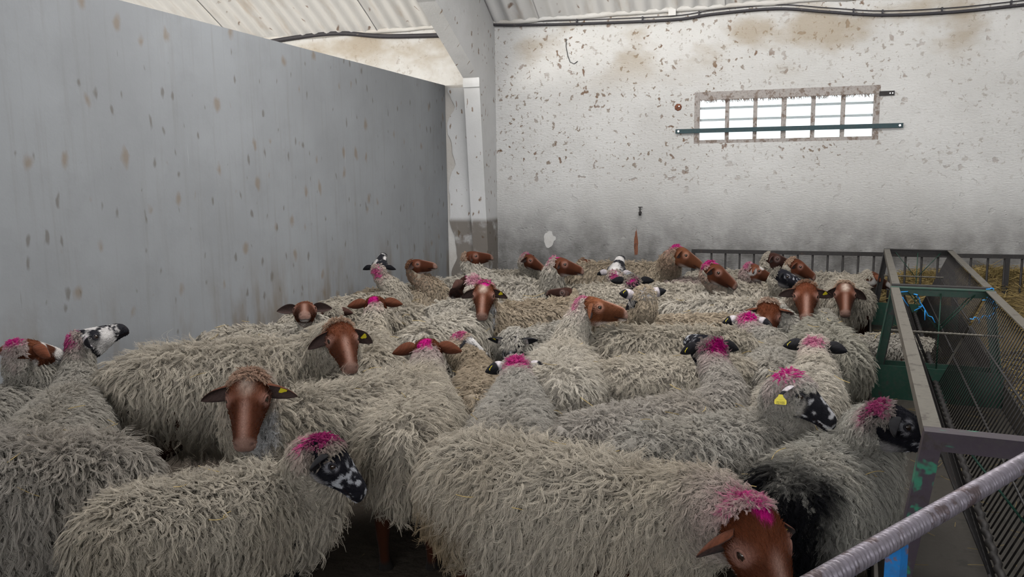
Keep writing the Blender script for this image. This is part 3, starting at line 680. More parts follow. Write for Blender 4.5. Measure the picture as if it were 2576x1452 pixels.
def grow(p, n, L, rs, nf, K, rl, comb, wave, rad, droop=1.0, stand=1.0, clump=.80):
    """locks of wool from roots p with normals n: strands (locks*nf, K, 3), radii"""
    N = len(p); g = np.array([0, 0, -1.0]); gp = g - (n @ g)[:, None] * n
    t = gp * droop * 1.15 + comb - (np.sum(comb * n, 1))[:, None] * n + rs.normal(0, .33, (N, 3)); t = t - np.sum(t * n, 1)[:, None] * n
    e1 = norm(np.cross(n, np.array([.3, .9, .2]))); e2 = np.cross(n, e1); s = np.linspace(0, 1, K)
    path = np.zeros((N, K, 3)); path[:, 0] = p; lean = rs.normal(0, .18, (N, 3))
    for k in range(1, K):
        q = (k - .5) / (K - 1); d = norm(n * (stand * (1.05 - .95 * q))[..., None] if np.ndim(stand) else n * stand * (1.05 - .95 * q)) * 1.0
        d = norm(n * ((1.05 - .98 * q) * stand) + t * (.35 + 1.1 * q) + lean + g * .25 * q); path[:, k] = path[:, k - 1] + d * (L / (K - 1))[:, None]
    ph = rs.uniform(0, 2 * np.pi, (N, 1)); fq = rs.uniform(1.1, 2.0, (N, 1)); am = (wave * rs.uniform(.5, 1.3, N))[:, None]
    path += e1[:, None] * (am * np.sin(2 * np.pi * fq * s + ph) * s ** .7)[..., None] + e2[:, None] * (am * .7 * np.cos(2 * np.pi * fq * s * 1.07 + ph) * s ** .7)[..., None]
    o = rs.normal(0, 1, (N, nf, 2)) * .55 * rl; cl = 1 - (clump * rs.uniform(.72, 1.12, (N, 1, 1))).clip(0, .96) * (s ** .75)[None, None, :]
    fl = 1 + rs.normal(0, .10, (N, nf, 1))
    St = path[:, None] + (e1[:, None, None] * o[:, :, None, :1] + e2[:, None, None] * o[:, :, None, 1:]) * cl[..., None]
    ph2 = rs.uniform(0, 6.28, (N, nf, 1)); wob = rl * .22 * np.sin(2 * np.pi * 2.3 * s[None, None] + ph2) * s[None, None]
    St = St + e1[:, None, None] * wob[..., None]
    St = p[:, None, None] + (St - p[:, None, None]) * (1 + (fl - 1) * s[None, None])[..., None]
    R_ = rad * (1.0 - .62 * s ** 1.5)
    return St.reshape(N * nf, K, 3).astype(np.float32), R_

STRAW = []
def make_sheep(sp, idx):
    rs = np.random.RandomState(100 + idx); s = sp.get('s', 1.0); kind = sp['k']
    A = atz(*sp['a'], .775 * s + sp.get('dz', 0))
    if 'xy' in sp: A[:2] = sp['xy']
    v = norm(A[:2] - CAM[:2]); rl_ = np.array([v[1], -v[0]])
    def wdir(deg): a = math.radians(deg); return -v * math.cos(a) + rl_ * math.sin(a)
    hd = wdir(sp['h']); yaw = math.atan2(hd[1], hd[0]); root = empty('sheep', (A[0], A[1], sp.get('dz', 0)), yaw)
    cy, sy = math.cos(yaw), math.sin(yaw); RT = np.array([[cy, sy, 0], [-sy, cy, 0], [0, 0, 1]])      # world -> local
    def loc(w): return RT @ (np.asarray(w) - np.array([A[0], A[1], sp.get('dz', 0)]))
    # head position: on its view ray, at neck length from the neck base
    nb = np.array([.34, 0, .62]) * s; Ln = sp.get('nl', .37) * s
    if 'hp' in sp:
        co = loc(CAM); rd = RT @ norm(ray(*sp['hp'])); oc = co - nb; b_ = oc @ rd; disc = b_ * b_ - (oc @ oc - Ln * Ln)
        if disc > 0:
            c1, c2 = co + rd * (-b_ - math.sqrt(disc)), co + rd * (-b_ + math.sqrt(disc))
            pref = np.array([.75, 0, .65]); H = c1 if (norm(c1 - nb) @ pref) >= (norm(c2 - nb) @ pref) else c2
            if sp.get('root'): H = c1 if sp['root'] == 1 else c2
        else: H = co + rd * (-b_)
        gap = np.linalg.norm(H - nb)
        if gap > Ln * 1.35 or H[2] < .45 or H[2] > 1.15: print('NECK', idx, sp['label'][:40], 'len %.2f' % gap, 'H', np.round(H, 2))
    else: H = nb + np.array(sp.get('hl', (.30, 0, -.05))) * s
    hw_ = wdir(sp.get('hy', sp['h'])); hyaw = math.atan2(hw_[1], hw_[0]) - yaw; hp = math.radians(sp.get('ht', -20)); hr = math.radians(sp.get('hr', 0))
    fx = np.array([math.cos(hyaw) * math.cos(hp), math.sin(hyaw) * math.cos(hp), math.sin(hp)]); ly = np.array([-math.sin(hyaw), math.cos(hyaw), 0]); uz = np.cross(fx, ly)
    ly, uz = ly * math.cos(hr) + uz * math.sin(hr), uz * math.cos(hr) - ly * math.sin(hr)
    HR = np.stack([fx, ly, uz], 1); hs = HS * s * sp.get('hs', 1.0)
    def h2l(V): return H + (np.asarray(V) * hs) @ HR.T
    # body loft: torso stations, then neck
    fat = sp.get('fat', 1.0); T = TORSO.copy(); T[:, 2] *= fat
    cs = [np.array([x, 0, z]) * s for x, z in T[:, :2]]; rad = [tuple(r * s) for r in T[:, 2:]]
    P0 = np.array([.345, 0, .575]) * s; P3 = h2l((-.028, 0, -.012)); dN = np.linalg.norm(P3 - P0); P1 = P0 + np.array([.45, 0, .22]) * dN; P2 = P3 - norm(fx * .55 + uz * .55 + norm(P3 - P0) * .5) * dN * .38
    for u in (.28, .5, .7, .86, 1.0):
        cs.append(P0 * (1 - u) ** 3 + 3 * P1 * u * (1 - u) ** 2 + 3 * P2 * u * u * (1 - u) + P3 * u ** 3); w = (.108 - .046 * u) * s; rad.append((w, w * 1.16, w * 1.2))
    cs = np.array(cs); m, n = 46, 28; SP = spline(np.concatenate([cs, np.array(rad)], 1), m); Cn = SP[:, :3]; Tn = norm(np.gradient(Cn, axis=0)); Tn[:int(m * .52)] = (1, 0, 0)
    ang = np.linspace(0, 2 * np.pi, n, endpoint=False); upv = np.array([0, 0, 1.0]); G = np.zeros((m, n, 3)); f0 = int(m * .52)
    for k in range(m):
        upv = norm(upv - Tn[k] * (upv @ Tn[k])); sd = np.cross(upv, Tn[k]); hw2, hu, hdn = np.maximum(SP[k, 3:], .004)
        zz = np.where(np.sin(ang) > 0, hu, hdn) * np.sin(ang); G[k] = Cn[k] + sd * (hw2 * np.cos(ang))[:, None] + upv * zz[:, None]
    coat = np.array(sp.get('coat', (.50, .455, .375))); V = list(G.reshape(-1, 3)); Fs = grid_faces(m, n) + [tuple(range(n))[::-1], tuple((m - 1) * n + j for j in range(n))]
    C = [coat * .58] * len(V)  # coat darkened under the fleece: shade between the locks put into the colour
    # tail
    tp = np.array([(-.445, 0, .66), (-.485, 0, .62), (-.515, 0, .54), (-.52, 0, .44), (-.515, 0, .36)]) * s; tb = MB(); tb.tube(spline(tp, 9), np.array([.05, .05, .048, .046, .044, .04, .034, .026, .012]) * s, 10)
    o = len(V); V += [np.array(q) for q in tb.v]; Fs += [tuple(i + o for i in f) for f in tb.f]; C += [coat * .58] * len(tb.v); TG = np.array(tb.v).reshape(9, 10, 3)
    # legs
    legc = np.array(KIND[kind][0]) if kind != 'pied' else np.array((.3, .29, .28))
    for lx, front in ((.25, 1), (-.30, 0)):
        for sy_ in (-1, 1):
            y0 = .105 * sy_
            path = np.array([(lx, y0, .46), (lx + .01, y0, .33), (lx - .005, y0, .21), (lx, y0, .10), (lx + .015, y0, .05), (lx + .03, y0, 0.0)] if front else
                            [(lx + .06, y0, .48), (lx + .09, y0 * 1.05, .37), (lx - .05, y0, .235), (lx - .045, y0, .12), (lx - .03, y0, .05), (lx - .01, y0, 0.0)]) * s
            lb = MB(); lb.tube(spline(path, 13), np.interp(np.linspace(0, 1, 13), [0, .22, .42, .6, .8, .9, 1], [.085, .055, .034, .024, .022, .030, .034]) * s, 10)
            o = len(V); V += [np.array(q) for q in lb.v]; Fs += [tuple(i + o for i in f) for f in lb.f]; C += [legc * .4 if q[2] > .045 * s else np.array((.02, .017, .015)) for q in lb.v]
    # head
    o = len(V); V += list(h2l(HEADV)); Fs += [tuple(i + o for i in f) for f in HEADF]; C += list(face_cols(HEADU, kind, idx * 3 + 1, sp.get('pink', 0), HEADN, HEADM, sp.get('blaze', 0)))
    obj('body', V, Fs, M['skin'], root, True, C)
    # ears
    dr, bk = sp.get('droop', .35), sp.get('back', .30); E_ = make_ear(kind, idx + 1, .118 if kind in ('brown', 'tan', 'dark', 'brownpied') else .098); tagside = sp.get('tag', 0)
    for sg in (1, -1):
        ex = norm(np.array([-bk, 1.0 * sg, -dr])); ez = norm(np.array([-.88, 0, -.10]) - ex * (ex @ np.array([-.88, 0, -.10]))); ey = np.cross(ez, ex)
        Mx = HR @ np.stack([ex, ey, ez], 1); eo = link_mesh('ear', E_, root); es = hs * sp.get('es', 1.0)
        EM = Matrix([[*(Mx[i] * es), h2l((-.022, .056 * sg, .030))[i]] for i in range(3)] + [[0, 0, 0, 1]]); eo.matrix_local = EM
        if tagside == sg or tagside == 2:
            to = link_mesh('ear_tag', TAGME, root); to['label'] = 'yellow plastic ear tag'
            TM = EM @ Matrix.Translation((.066, -.004, -.022)) @ Matrix.Rotation(math.radians(90), 4, 'Z') @ Matrix.Rotation(math.radians(90), 4, 'X') @ Matrix.Scale(.8, 4); to.matrix_local = TM
            if sp.get('tagtext'):
                # large tag hanging upright from the drooping ear, printed with two lines
                cw = loc(atz(2005, 1005, 0) * 0 + A * 0 + CAM); tp_ = np.array(TM.translation); ny = norm((cw - tp_) * np.array([1, 1, .55])); ax = norm(np.cross(ny, (0, 0, 1.0))) * -1; az = np.cross(ax, -ny)
                to.matrix_local = Matrix([[ax[i] * 1.25, -ny[i] * 1.25, az[i] * 1.25, tp_[i] + ny[i] * .035 - .012 * (i == 2)] for i in range(3)] + [[0, 0, 0, 1]])
                for body, sz, zz in (('22105', .0105, -.0155), ('- - -', .0070, -.004)):
                    fc_ = bpy.data.curves.new('lettering', 'FONT'); fc_.body = body; fc_.size = sz; fc_.align_x = 'CENTER'; fc_.extrude = .0002
                    tmp = bpy.data.objects.new('lettering', fc_); COL.objects.link(tmp); bpy.context.view_layer.update(); tm = bpy.data.meshes.new_from_object(tmp.evaluated_get(bpy.context.evaluated_depsgraph_get()))
                    bpy.data.objects.remove(tmp); bpy.data.curves.remove(fc_); tm.materials.clear(); tm.materials.append(M['ink']); link_mesh('tag_number', tm, to, (0, -.0014, zz), (math.radians(90), 0, 0))
    # eyes
    for sg in (1, -1):
        c = h2l(EYE * np.array([1, sg * .985, 1])); eo = link_mesh('eye', EYEME, root); eo.location = c; eo.scale = (hs,) * 3
        lo = link_mesh('eyelid', lid_mesh(kind), eo); oy = norm(HR @ np.array([.42, 1.0 * sg, .20])); ox = norm(fx - oy * (fx @ oy)); oz = np.cross(ox, oy)
        lo.matrix_local = Matrix([[ox[i], oy[i], oz[i], oy[i] * .0085] for i in range(3)] + [[0, 0, 0, 1]])
    # fleece
    dist = float((A - CAM) @ fw); q = sp.get('q', 1.0) * WOOLK
    if dist < 3.35: nl, nf, K, rl, frad = 6200, 10, 7, .0100, .0009
    elif dist < 4.8: nl, nf, K, rl, frad = 4600, 9, 6, .0118, .0010
    elif dist < 6.6: nl, nf, K, rl, frad = 3500, 8, 5, .0136, .0013
    else: nl, nf, K, rl, frad = 2500, 7, 5, .0165, .0017
    nl = int(nl * q); zmin = .27 * s; wl = sp.get('wool', .085); strands = []; cols = []
    pm = h2l(sp.get('pm', (-.085, 0, .050))); pinkv = sp.get('pink', 0); neckc = np.array(sp.get('neck', coat))
    bc = coat * np.array([.80, .76, .70]); dirt = sp.get('dirt', .35)
    def colour(p, u, nrep, head=None):
        a = vnoise(p * 5.5, idx)[:, None]; b = rs.uniform(.80, 1.14, (len(p), 1)); c = coat[None] * (1 - dirt * sstep(.45, .8, a)) + bc[None] * dirt * sstep(.45, .8, a); c = c * b
        w = sstep(.66, .95, u)[:, None] * .75; c = c * (1 - w) + neckc[None] * b * w
        if sp.get('rump'):        # dark wool round the tail
            w = (sstep(-.22 * s, -.36 * s, p[:, 0] + .05 * (a[:, 0] - .5)) * sstep(.19 * s, .11 * s, np.abs(p[:, 1])) * sstep(.76 * s, .66 * s, p[:, 2]))[:, None]; c = c * (1 - w) + np.array(sp['rump'])[None] * w
        if sp.get('soil'):        # dung-stained hindquarter
            w = (sstep(-.12 * s, -.36 * s, p[:, 0]) * sstep(.62 * s, .45 * s, p[:, 2] + .1 * (a[:, 0] - .5)) * sp['soil'])[:, None]; c = c * (1 - w) + np.array((.20, .135, .065))[None] * b * w
        if sp.get('chest'):
            w = (sstep(.09, .05, np.linalg.norm((p - h2l((.0, 0, -.20))) * np.array([1, 1, .6]), axis=1)))[:, None]; c = c * (1 - w) + np.array((.46, .455, .46))[None] * w
        if pinkv:
            dd = np.linalg.norm((p - pm) * np.array([.8, 1, 1]), axis=1) + .075 * (vnoise(p * 22, idx + 7) - .5) + .02 * (rs.rand(len(p)) - .5); pr = sp.get('pr', 1.0); w = (np.clip(sstep(.062 * pr, .030 * pr, dd), 0, 1) * pinkv)[:, None]; w2 = (.26 * sstep(.15, .04, dd) * pinkv)[:, None]
            c = c * (1 - w2) + np.array((.50, .19, .27))[None] * b * w2; c = c * (1 - w) + PINK[None] * b * w
        cc = np.repeat(c, nrep, 0); return cc * rs.uniform(.86, 1.12, (len(cc), 1))
    nsec = np.repeat(sstep(.55, .80, (np.arange(m - 2) + .5) / (m - 1)), n)
    def vis(c): return np.where(c[:, 2] < zmin, .05, 1.0) * (1 + (1.1 * nsec[:len(c)] if len(c) == len(nsec) else 0))
    p, nn, u = sample_grid(G[:-1], nl, rs, vis); comb = np.tile(np.array([-.30, 0, 0]), (len(p), 1)); comb[:, 1] = np.sign(p[:, 1]) * .18 * (np.abs(p[:, 0]) < .4)
    hd_ = p - h2l((0, 0, 0)); inface = np.linalg.norm(hd_, axis=1) < .085 * s
    keep = ~inface; p, nn, u = p[keep], nn[keep], u[keep]
    L = wl * s * (1 - .60 * sstep(.58, .90, u)) * rs.uniform(.72, 1.2, len(p)) * (1 + .25 * sstep(.6, .4, p[:, 2] / s)); St, Rd = grow(p, nn, L, rs, nf, K, rl * s * (1 - .3 * sstep(.6, .95, u))[:, None, None], comb[keep], np.full(len(p), sp.get('wave', .011)), frad, 1.0, sp.get('stand', 1.0), sp.get('clump', .80))
    strands.append(St); cols.append(colour(p, u, nf)); rads = [np.tile(Rd, (len(St), 1))]
    p, nn, u = sample_grid(TG, max(60, nl // 14), rs); St, Rd = grow(p, nn, wl * s * .9 * rs.uniform(.7, 1.2, len(p)), rs, nf, K, rl * s, np.zeros((len(p), 3)), np.full(len(p), .010), frad, 1.3, .7, .8)
    strands.append(St); cols.append(colour(p, u * 0, nf)); rads.append(np.tile(Rd, (len(St), 1)))
    # wool on poll and forehead
    hl_ = sp.get('hair', {'woolly': .055, 'pied': -.015}.get(kind, -.052)); HG = h2l(HEADV).reshape(HM, HN, 3)
    def hv(c):
        lc = ((c - H) @ HR) / hs; return (sstep(hl_ + .01, hl_ - .01, lc[:, 0] + np.where(lc[:, 2] < -.0, .03 if kind != 'woolly' else -.005, 0)) * (1 - .8 * (np.abs(lc[:, 1]) > .058) * (lc[:, 2] > .0))) + 1e-6
    p, nn, u = sample_grid(HG, max(90, int(nl * (.14 if kind != 'woolly' else .20))), rs, hv); fr = min(frad, .0016)
    St, Rd = grow(p, nn, .026 * s * sp.get('tuft', 1.0) * rs.uniform(.6, 1.3, len(p)), rs, nf, K, rl * .5 * s, np.tile(HR @ np.array([.25, 0, .2]), (len(p), 1)) * .8, np.full(len(p), .003), fr * .8, .5, 1.0, .6)
    strands.append(St); pc = colour(p, np.ones(len(p)), nf)
    if kind in ('black',): pc = pc * .55
    elif kind in ('brown', 'tan') and not pinkv: pc = pc * np.array([.80, .62, .54])
    cols.append(pc); rads.append(np.tile(Rd, (len(St), 1)))
    # loose fibres that stray from the locks
    if dist < 4.8:
        p, nn, u = sample_grid(G[:-1], int(nl * .55), rs, vis); kp = np.linalg.norm(p - H, axis=1) > .085 * s; p, nn, u = p[kp], nn[kp], u[kp]
        St, Rd = grow(p, nn, wl * s * 1.05 * (1 - .60 * sstep(.58, .90, u)) * rs.uniform(.8, 1.35, len(p)), rs, 2, K, .02 * s, rs.normal(0, .3, (len(p), 3)), np.full(len(p), .014), frad * .62, .8, sp.get('stand', 1.0), .2)
        strands.append(St); cols.append(colour(p, u, 2) * 1.06); rads.append(np.tile(Rd, (len(St), 1)))
    # short hair of the face
    if dist < 6.6:
        nfz = 15000 if dist < 3.6 else 5000; ps, nn, u = sample_grid(HG, nfz, rs); lc = stretch(((ps - H) @ HR) / hs); nd_, mo_ = marks(lc); fc = face_cols(lc, kind, idx * 3 + 1, sp.get('pink', 0), nd_, mo_, sp.get('blaze', 0))
        de = np.sqrt((lc[:, 0] - EYE[0]) ** 2 + (lc[:, 2] - EYE[2]) ** 2); kp = ((de > .017) | (np.abs(lc[:, 1]) < .03)) & (nd_ > .009) & (mo_ < .5); ps, nn, fc = ps[kp], nn[kp], fc[kp]
        Lh = (.008 + .008 * sstep(.16, .0, lc[kp][:, 0])) * hs
        tg = -fx[None] + nn * .10 + rs.normal(0, .25, (len(ps), 3)) + np.array([0, 0, -.3]); tg = norm(tg); sK = np.linspace(0, 1, K)
        St = ps[:, None] + nn[:, None] * .0006 + tg[:, None] * (sK[None] * Lh[:, None])[..., None] 
        strands.append(St.astype(np.float32)); cols.append(fc * rs.uniform(.85, 1.55, (len(ps), 1))); rads.append(np.tile((.0007 if dist < 3.6 else .0012) * (1 - .6 * sK), (len(ps), 1)))
    if dist < 6.6:
        pt, nn, u = sample_grid(G[3:int(m * .5)], 7 if dist < 3.4 else 4, rs, lambda c: (c[:, 2] > .58 * s) + 1e-6)
        for a_, b_ in zip(pt, nn): STRAW.append(RT.T @ (a_ + b_ * .062 * s) + np.array([A[0], A[1], sp.get('dz', 0)]))
    fo = curves('fleece', np.concatenate(strands), np.concatenate(rads), np.concatenate(cols), M['wool'], root)
    tag(root, sp['label'], 'sheep', 'sheep crowded in the pen'); return root

def crowd(specs):
    n = len(specs); Z = [0.0] * n; P = np.zeros((n, 2)); Hd = np.zeros((n, 2)); S = np.zeros(n); Rr = np.zeros(n); P_ = []
    for i, sp in enumerate(specs):
        s = sp.get('s', 1.0); A = atz(*sp['a'], .775 * s + sp.get('dz', 0)); v = norm(A[:2]); rl_ = np.array([v[1], -v[0]]); a = math.radians(sp['h'])
        P[i] = A[:2]; Hd[i] = -v * math.cos(a) + rl_ * math.sin(a); S[i] = s; Rr[i] = .185 * s * sp.get('fat', 1.0)
    P0 = P.copy(); ts = np.array([-.33, -.12, .10, .29])
    for it in range(160):
        C4 = P[:, None] + Hd[:, None] * (ts[None, :, None] * S[:, None, None]); mv = np.zeros_like(P)
        for i in range(n):
            for j in range(i + 1, n):
                if np.abs(P[i] - P[j]).max() > 1.1: continue
                d = C4[i][:, None] - C4[j][None]; L = np.linalg.norm(d, axis=2); k = np.unravel_index(np.argmin(L), L.shape); pen = Rr[i] + Rr[j] - L[k]
                if pen > 0 and not (specs[i].get('pin') and specs[j].get('pin')):
                    u = d[k] / (L[k] + 1e-6); wi, wj = (.04 if specs[i].get('pin') else 1.0), (.04 if specs[j].get('pin') else 1.0); mv[i] += u * pen * .7 * wi / (wi + wj); mv[j] -= u * pen * .7 * wj / (wi + wj)
            for c in C4[i]:
                if c[0] < XL + .22 and c[1] < 9.5: mv[i, 0] += (XL + .22 - c[0]) * .3
                lim = 9.45 if c[0] < -.75 else 8.75
                if c[1] > lim: mv[i, 1] -= (c[1] - lim) * .3
                rk = 1.07 - (8.25 - c[1]) * .108 - .27
                if c[0] > rk and not specs[i].get('dz') and not specs[i].get('free'): mv[i, 0] -= (c[0] - rk) * .3
        P += mv - (P - P0) * .04
    for i, sp in enumerate(specs):
        dd = np.linalg.norm(P[i] - P0[i])
        if dd > (.06 if sp.get('pin') else .22): print('MOVED %d %.2f %s' % (i, dd, sp['label'][:50]))
        sp['xy'] = P[i]; sp['hd'] = Hd[i]
CREAM = (.51, .46, .385); GREY = (.44, .412, .365); WHITE = (.565, .52, .45); TAN = (.45, .375, .285)
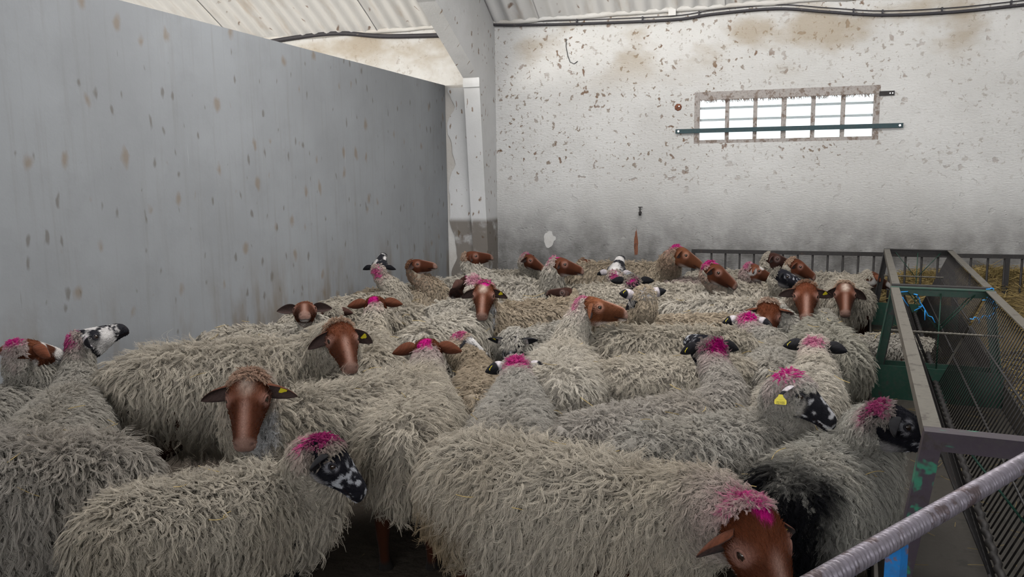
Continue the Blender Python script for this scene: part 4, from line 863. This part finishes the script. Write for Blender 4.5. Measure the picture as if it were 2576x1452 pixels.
FLOCK = [
 # front row
 dict(hs=.95, pin=1, a=(540, 1182), h=97, hp=(822, 1152), hy=62, ht=-44, k='black', hair=.012, pink=.9, wool=.095, wave=.013, s=.88, coat=CREAM, label='front-row sheep with speckled black face looking right and magenta nape, left of centre'),
 dict(back=.15, pin=1, a=(1405, 1115), h=62, hp=(1895, 1352), hy=22, ht=-48, k='brown', pink=.9, wool=.095, wave=.013, s=1.05, coat=CREAM, soil=.8, tag=1, droop=1.6, neck=(0.382, 0.315, 0.290), nl=.46, label='large front sheep lowering its brown head with magenta poll at the bottom right of centre'),
 dict(pin=1, a=(20, 1085), h=-125, hl=(.30, 0, .0), k='brown', wool=.10, wave=.016, coat=(0.415, 0.382, 0.340), s=1.02, label='long-woolled sheep cut off by the bottom left corner, rump to the right'),
 dict(hs=.92, a=(205, 958), h=168, hp=(218, 862), hy=100, ht=18, k='pied', pink=.8, wool=.055, wave=.005, stand=1.3, coat=GREY, hair=-.02, label='grey fluffy sheep at left raising a black-and-white face to the right'),
 dict(nl=.28, root=1, pin=1, hs=.95, fat=.75, a=(-12, 962), h=140, hp=(66, 890), hy=128, ht=-12, k='brownpied', pink=.95, wool=.06, coat=GREY, tag=-1, label='sheep at the left edge with brown-and-white head seen from behind'),
 dict(hs=.86, root=1, back=.1, pin=1, a=(560, 846), h=90, hp=(858, 852), hy=4, ht=-30, k='brown', wool=.09, s=1.16, coat=CREAM, tag=1, droop=.8, nl=.42, label='long cream sheep side-on along the grey partition, brown face peering over a white back'),
 dict(back=.05, pin=1, a=(868, 938), h=-62, hp=(627, 992), hy=-4, ht=-42, k='brown', blaze=.6, wool=.075, s=1.06, coat=CREAM, tag=1, droop=.45, chest=1, neck=(0.415, 0.349, 0.299), hair=-.02, tuft=.9, hs=.97, label='sheep facing the camera with long chestnut face and pale forehead tuft, white chest'),
 dict(pm=(-.06, 0, .07), tuft=.7, hair=-.078, pin=1, a=(1040, 962), h=172, hp=(1075, 886), hy=178, ht=-8, k='brown', pink=.85, wool=.09, wave=.014, coat=CREAM, neck=(0.415, 0.356, 0.332), droop=.3, label='sheep seen from behind with brown ears spread and magenta on its brown poll'),
 dict(a=(1198, 915), h=176, hp=(1168, 868), hy=85, ht=-32, k='pied', pink=.75, wool=.06, s=.86, fat=.8, coat=TAN, label='small sheep with pink nape and black-and-white face turned right, between two sheep backs'),
 dict(a=(1283, 1012), h=177, hp=(1300, 935), hy=182, ht=-18, k='pied', pink=.9, wool=.07, coat=(0.432, 0.406, 0.365), fat=.9, hair=.02, tag=1, label='pale sheep seen from behind with black-tipped ears and a magenta stripe on its neck'),
 dict(fat=1.15, pin=1, a=(1428, 868), h=176, hp=(1487, 778), hy=92, ht=-6, k='tan', pink=.6, wool=.08, coat=WHITE, tag=1, droop=.6, label='broad round white sheep seen from behind, tan head turned right, dark-soiled tail', soil=.5),
 dict(a=(1368, 806), h=-38, hp=(1291, 864), hy=-8, ht=-55, k='woolly', hair=.06, wool=.055, s=.92, coat=GREY, tag=-1, droop=.05, label='sheep with a woolly white head bowed to the camera and small black ears'),
 dict(back=.1, a=(1345, 742), h=-62, hp=(1218, 740), hy=-3, ht=-38, k='brown', blaze=1, pink=.9, wool=.06, coat=TAN, chest=1, neck=(0.249, 0.157, 0.107), tag=1, droop=.7, nl=.40, label='sheep facing the camera with red-brown face, white forehead and white muzzle, mid flock'),
 dict(a=(1098, 785), h=150, hp=(1180, 718), hy=-140, ht=-20, k='dark', pink=.5, wool=.08, coat=WHITE, label='white sheep angled away with dark brown head half hidden by the red-brown face'),
 dict(pm=(-.05, .03, .07), tuft=.7, hair=-.078, a=(958, 828), h=178, hp=(944, 772), hy=180, ht=-4, k='brown', pink=1.0, wool=.075, coat=CREAM, droop=.2, fat=.9, label='sheep seen from behind with bright magenta on the left of its brown poll'),
 dict(a=(668, 805), h=78, hp=(767, 786), hy=-3, ht=6, k='brown', chest=1, wool=.06, coat=WHITE, s=.95, droop=.15, back=.1, nl=.34, label='sheep near the partition lifting a brown face with pale muzzle towards the camera'),
 dict(a=(955, 752), h=-80, hp=(832, 794), hy=-150, ht=-15, k='dark', wool=.065, coat=CREAM, tag=-1, s=.95, label='sheep with dark brown head turned away next to the lifted brown face'),
 dict(a=(888, 722), h=118, hp=(955, 676), hy=165, ht=38, k='pied', pink=.8, wool=.05, coat=CREAM, s=.92, fat=.85, label='sheep against the partition stretching up a black-and-white head with pink throat'),
 dict(a=(1000, 716), h=80, hp=(1047, 670), hy=68, ht=4, k='brown', wool=.06, coat=TAN, s=.9, fat=.85, neck=(0.216, 0.124, 0.083), label='brown-headed sheep looking right in front of the partition end'),
 dict(a=(1130, 697), h=95, hp=(1186, 650), hy=92, ht=4, k='brown', wool=.085, coat=WHITE, s=.95, nl=.34, label='brown-headed sheep looking right at the foot of the pillar'),
 dict(a=(1300, 692), h=78, hp=(1408, 668), hy=85, ht=-12, k='brown', pink=.8, wool=.085, coat=WHITE, label='white-backed sheep with brown head and pink nape, left one of two heads side by side'),
 dict(a=(1262, 672), h=80, hp=(1330, 655), hy=65, ht=-25, k='brown', pink=.8, wool=.06, coat=CREAM, s=.9, label='sheep by the back wall with brown head and pink nape above a white back'),
 dict(a=(1395, 664), h=84, hp=(1474, 668), hy=82, ht=-22, k='brown', wool=.06, coat=CREAM, s=.9, neck=(0.332, 0.273, 0.216), label='sheep with chestnut head looking right, right one of two heads side by side'),
 dict(a=(1560, 648), h=90, hp=(1712, 642), hy=82, ht=-25, k='tan', pink=.9, wool=.065, coat=TAN, s=1.1, nl=.42, neck=(0.349, 0.232, 0.166), label='tawny sheep side-on against the back wall with pink-topped head'),
 dict(a=(1690, 702), h=84, hp=(1797, 684), hy=75, ht=-30, k='brown', pink=.9, wool=.06, coat=CREAM, neck=(0.349, 0.232, 0.183), label='sheep with a reddish head and crimson nape just left of the railing'),
 dict(hs=1.2, a=(1495, 704), h=120, hp=(1550, 690), hy=165, ht=40, k='pied', pink=.8, wool=.06, coat=CREAM, s=.95, label='sheep pointing a black muzzle and white-blotched face upward in mid flock'),
 dict(hs=1.15, a=(1640, 722), h=-95, hp=(1590, 716), hy=-175, ht=15, k='black', pink=.5, wool=.055, coat=CREAM, hair=.02, s=.95, droop=.0, label='sheep with shaggy black head turned away beside the upward black muzzle'),
 dict(hs=1.1, a=(1712, 762), h=-72, hp=(1618, 752), hy=-150, ht=-25, k='pied', wool=.055, coat=TAN, tag=1, s=.95, droop=-.05, hair=-.01, label='sheep with black-and-white head and one white ear edged dark'),
 dict(a=(1655, 812), h=98, hl=(.26, -.05, -.22), k='tan', wool=.07, coat=(0.415, 0.373, 0.307), s=1.05, neck=(0.415, 0.349, 0.282), label='cream sheep side-on in mid flock, its head hidden behind a pink-topped head'),
 dict(a=(1700, 778), h=175, hp=(1690, 778), hy=178, ht=-30, k='black', wool=.05, coat=(0.183, 0.178, 0.174), s=.7, fat=.7, droop=.1, label='sheep with slate-grey nape and one round black ear'),
 dict(pin=1, a=(1845, 738), h=86, hp=(2027, 742), hy=-2, ht=-35, k='brown', wool=.08, coat=WHITE, neck=(0.199, 0.124, 0.083), nl=.42, s=1.03, tag=1, droop=.6, label='white sheep with brown face to the camera, left of two faces near the racks'),
 dict(back=.05, a=(2140, 692), h=4, hp=(2125, 738), hy=4, ht=-35, k='brown', wool=.06, coat=CREAM, droop=.9, blaze=1, chest=1, hs=1.08, label='sheep with brown face and drooping ears, right of two faces near the racks'),
 dict(a=(2090, 675), h=88, hp=(2192, 702), hy=120, ht=-20, k='brownpied', wool=.06, coat=CREAM, s=.95, label='sheep with brown-and-white head turned away at the far rack leg'),
 dict(droop=.7, a=(1985, 775), h=-12, hp=(1932, 788), hy=4, ht=-58, k='brown', wool=.05, coat=GREY, s=.92, fat=.8, hs=1.1, label='sheep hanging its red-brown face down beside a magenta-topped head'),
 dict(a=(1868, 868), h=176, hp=(1880, 816), hy=176, ht=-12, k='woolly', hair=.06, pink=1.0, wool=.055, coat=GREY, tag=1, s=.95, fat=.85, label='grey sheep from behind with bright magenta crown and black ears'),
 dict(pin=1, a=(1640, 988), h=128, hp=(1782, 884), hy=-158, ht=6, k='black', hair=-.02, pink=1.0, wool=.06, wave=.008, coat=(0.432, 0.398, 0.356), tag=1, es=.9, nl=.44, label='curly sheep angled away with black head, magenta crown and a white-and-black ear'),
 dict(a=(1630, 892), h=104, hl=(.27, -.04, -.20), k='brown', wool=.07, wave=.014, coat=CREAM, s=.95, label='curly cream sheep side-on behind the curly one with the magenta crown'),
 dict(free=1, pin=1, a=(2080, 808), h=-172, hl=(.26, .0, -.25), k='brown', wool=.085, wave=.012, coat=(0.373, 0.353, 0.299), s=1.02, label='round shaggy sheep with its back to the camera beside the green rack leg'),
 dict(pin=1, a=(2010, 925), h=168, hp=(2050, 882), hy=172, ht=-10, k='woolly', hair=.08, pink=.6, wool=.06, coat=WHITE, tag=1, droop=.25, label='white sheep from behind with a small pink dot on its woolly head'),
 dict(hs=.92, pin=1, root=1, a=(1790, 1032), h=122, hp=(1998, 985), hy=66, ht=-32, k='woolly', hair=.045, pink=1.0, wool=.07, coat=(0.439, 0.415, 0.373), tag=-1, tagrot=90, tagtext=1, droop=.45, s=.96, nl=.30, label='sheep with a woolly head, black muzzle and a large numbered yellow ear tag'),
 dict(root=1, free=1, pin=1, a=(2095, 1090), h=158, hp=(2238, 1066), hy=98, ht=-18, k='black', hair=-.02, pink=.8, wool=.075, coat=(0.415, 0.398, 0.356), rump=(.012, .012, .014), s=.94, nl=.46, label='sheep at the near rack with black head, pink crown and black tail wool'),
 dict(nl=.34, hp=(2246, 880), a=(2262, 835), h=85, s=.55, dz=.10, hl=(.22, -.05, -.10), hy=50, ht=-35, k='brownpied', wool=.05, coat=GREY, label='small sheep low behind the green rack leg'),
 # back rows on the right
 dict(a=(1850, 662), h=86, hp=(1945, 654), hy=82, ht=-12, k='dark', wool=.055, coat=CREAM, s=.95, label='dark brown head looking right just under the railing, left of a pair'),
 dict(a=(1925, 676), h=86, hp=(2003, 670), hy=80, ht=-28, k='brown', wool=.055, coat=CREAM, s=.92, label='brown head looking right under the railing, right of a pair'),
 dict(a=(1800, 688), h=84, hp=(1895, 682), hy=92, ht=-20, k='brownpied', pink=.6, wool=.055, coat=(0.432, 0.349, 0.315), s=.92, label='sheep with pinkish brown-and-white head behind the white sheep back'),
 dict(a=(1880, 704), h=86, hp=(1968, 697), hy=84, ht=-18, k='black', wool=.055, coat=CREAM, s=.92, label='sheep with speckled black head looking right behind the two brown faces'),
 dict(a=(1730, 722), h=80, hl=(.25, 0, -.15), k='brown', wool=.06, coat=(0.415, 0.349, 0.273), s=.9, label='tawny sheep back squeezed between reddish head and white sheep'),
 dict(a=(790, 756), h=118, hl=(.27, 0, -.15), k='brown', wool=.06, coat=CREAM, s=.9, fat=.85, label='pale sheep back pressed against the partition behind the lifted brown face'),
 dict(a=(1180, 742), h=100, hl=(.25, 0, -.15), k='brown', wool=.07, coat=WHITE, s=.95, label='white sheep back behind the dark brown head in mid flock'),
 dict(pin=1, a=(1545, 755), h=-95, hp=(1428, 742), hy=-100, ht=6, k='dark', wool=.05, coat=TAN, s=.85, tag=-1, label='sheep with very dark brown head looking left above the tan head'),
]
crowd(FLOCK)
for i, sp in enumerate(FLOCK): make_sheep(sp, i)
ST = np.array(STRAW); rs = np.random.RandomState(12); P, R_, c = straw_strands(len(ST), ST[:, 0], ST[:, 1], ST[:, 2], rs, .075, .0013, .25)
o = curves('straw_stems', P, R_, c * 1.5, M['straw'], None, 'stuff'); tag(o, 'stray straw stems caught in the fleeces', 'straw')
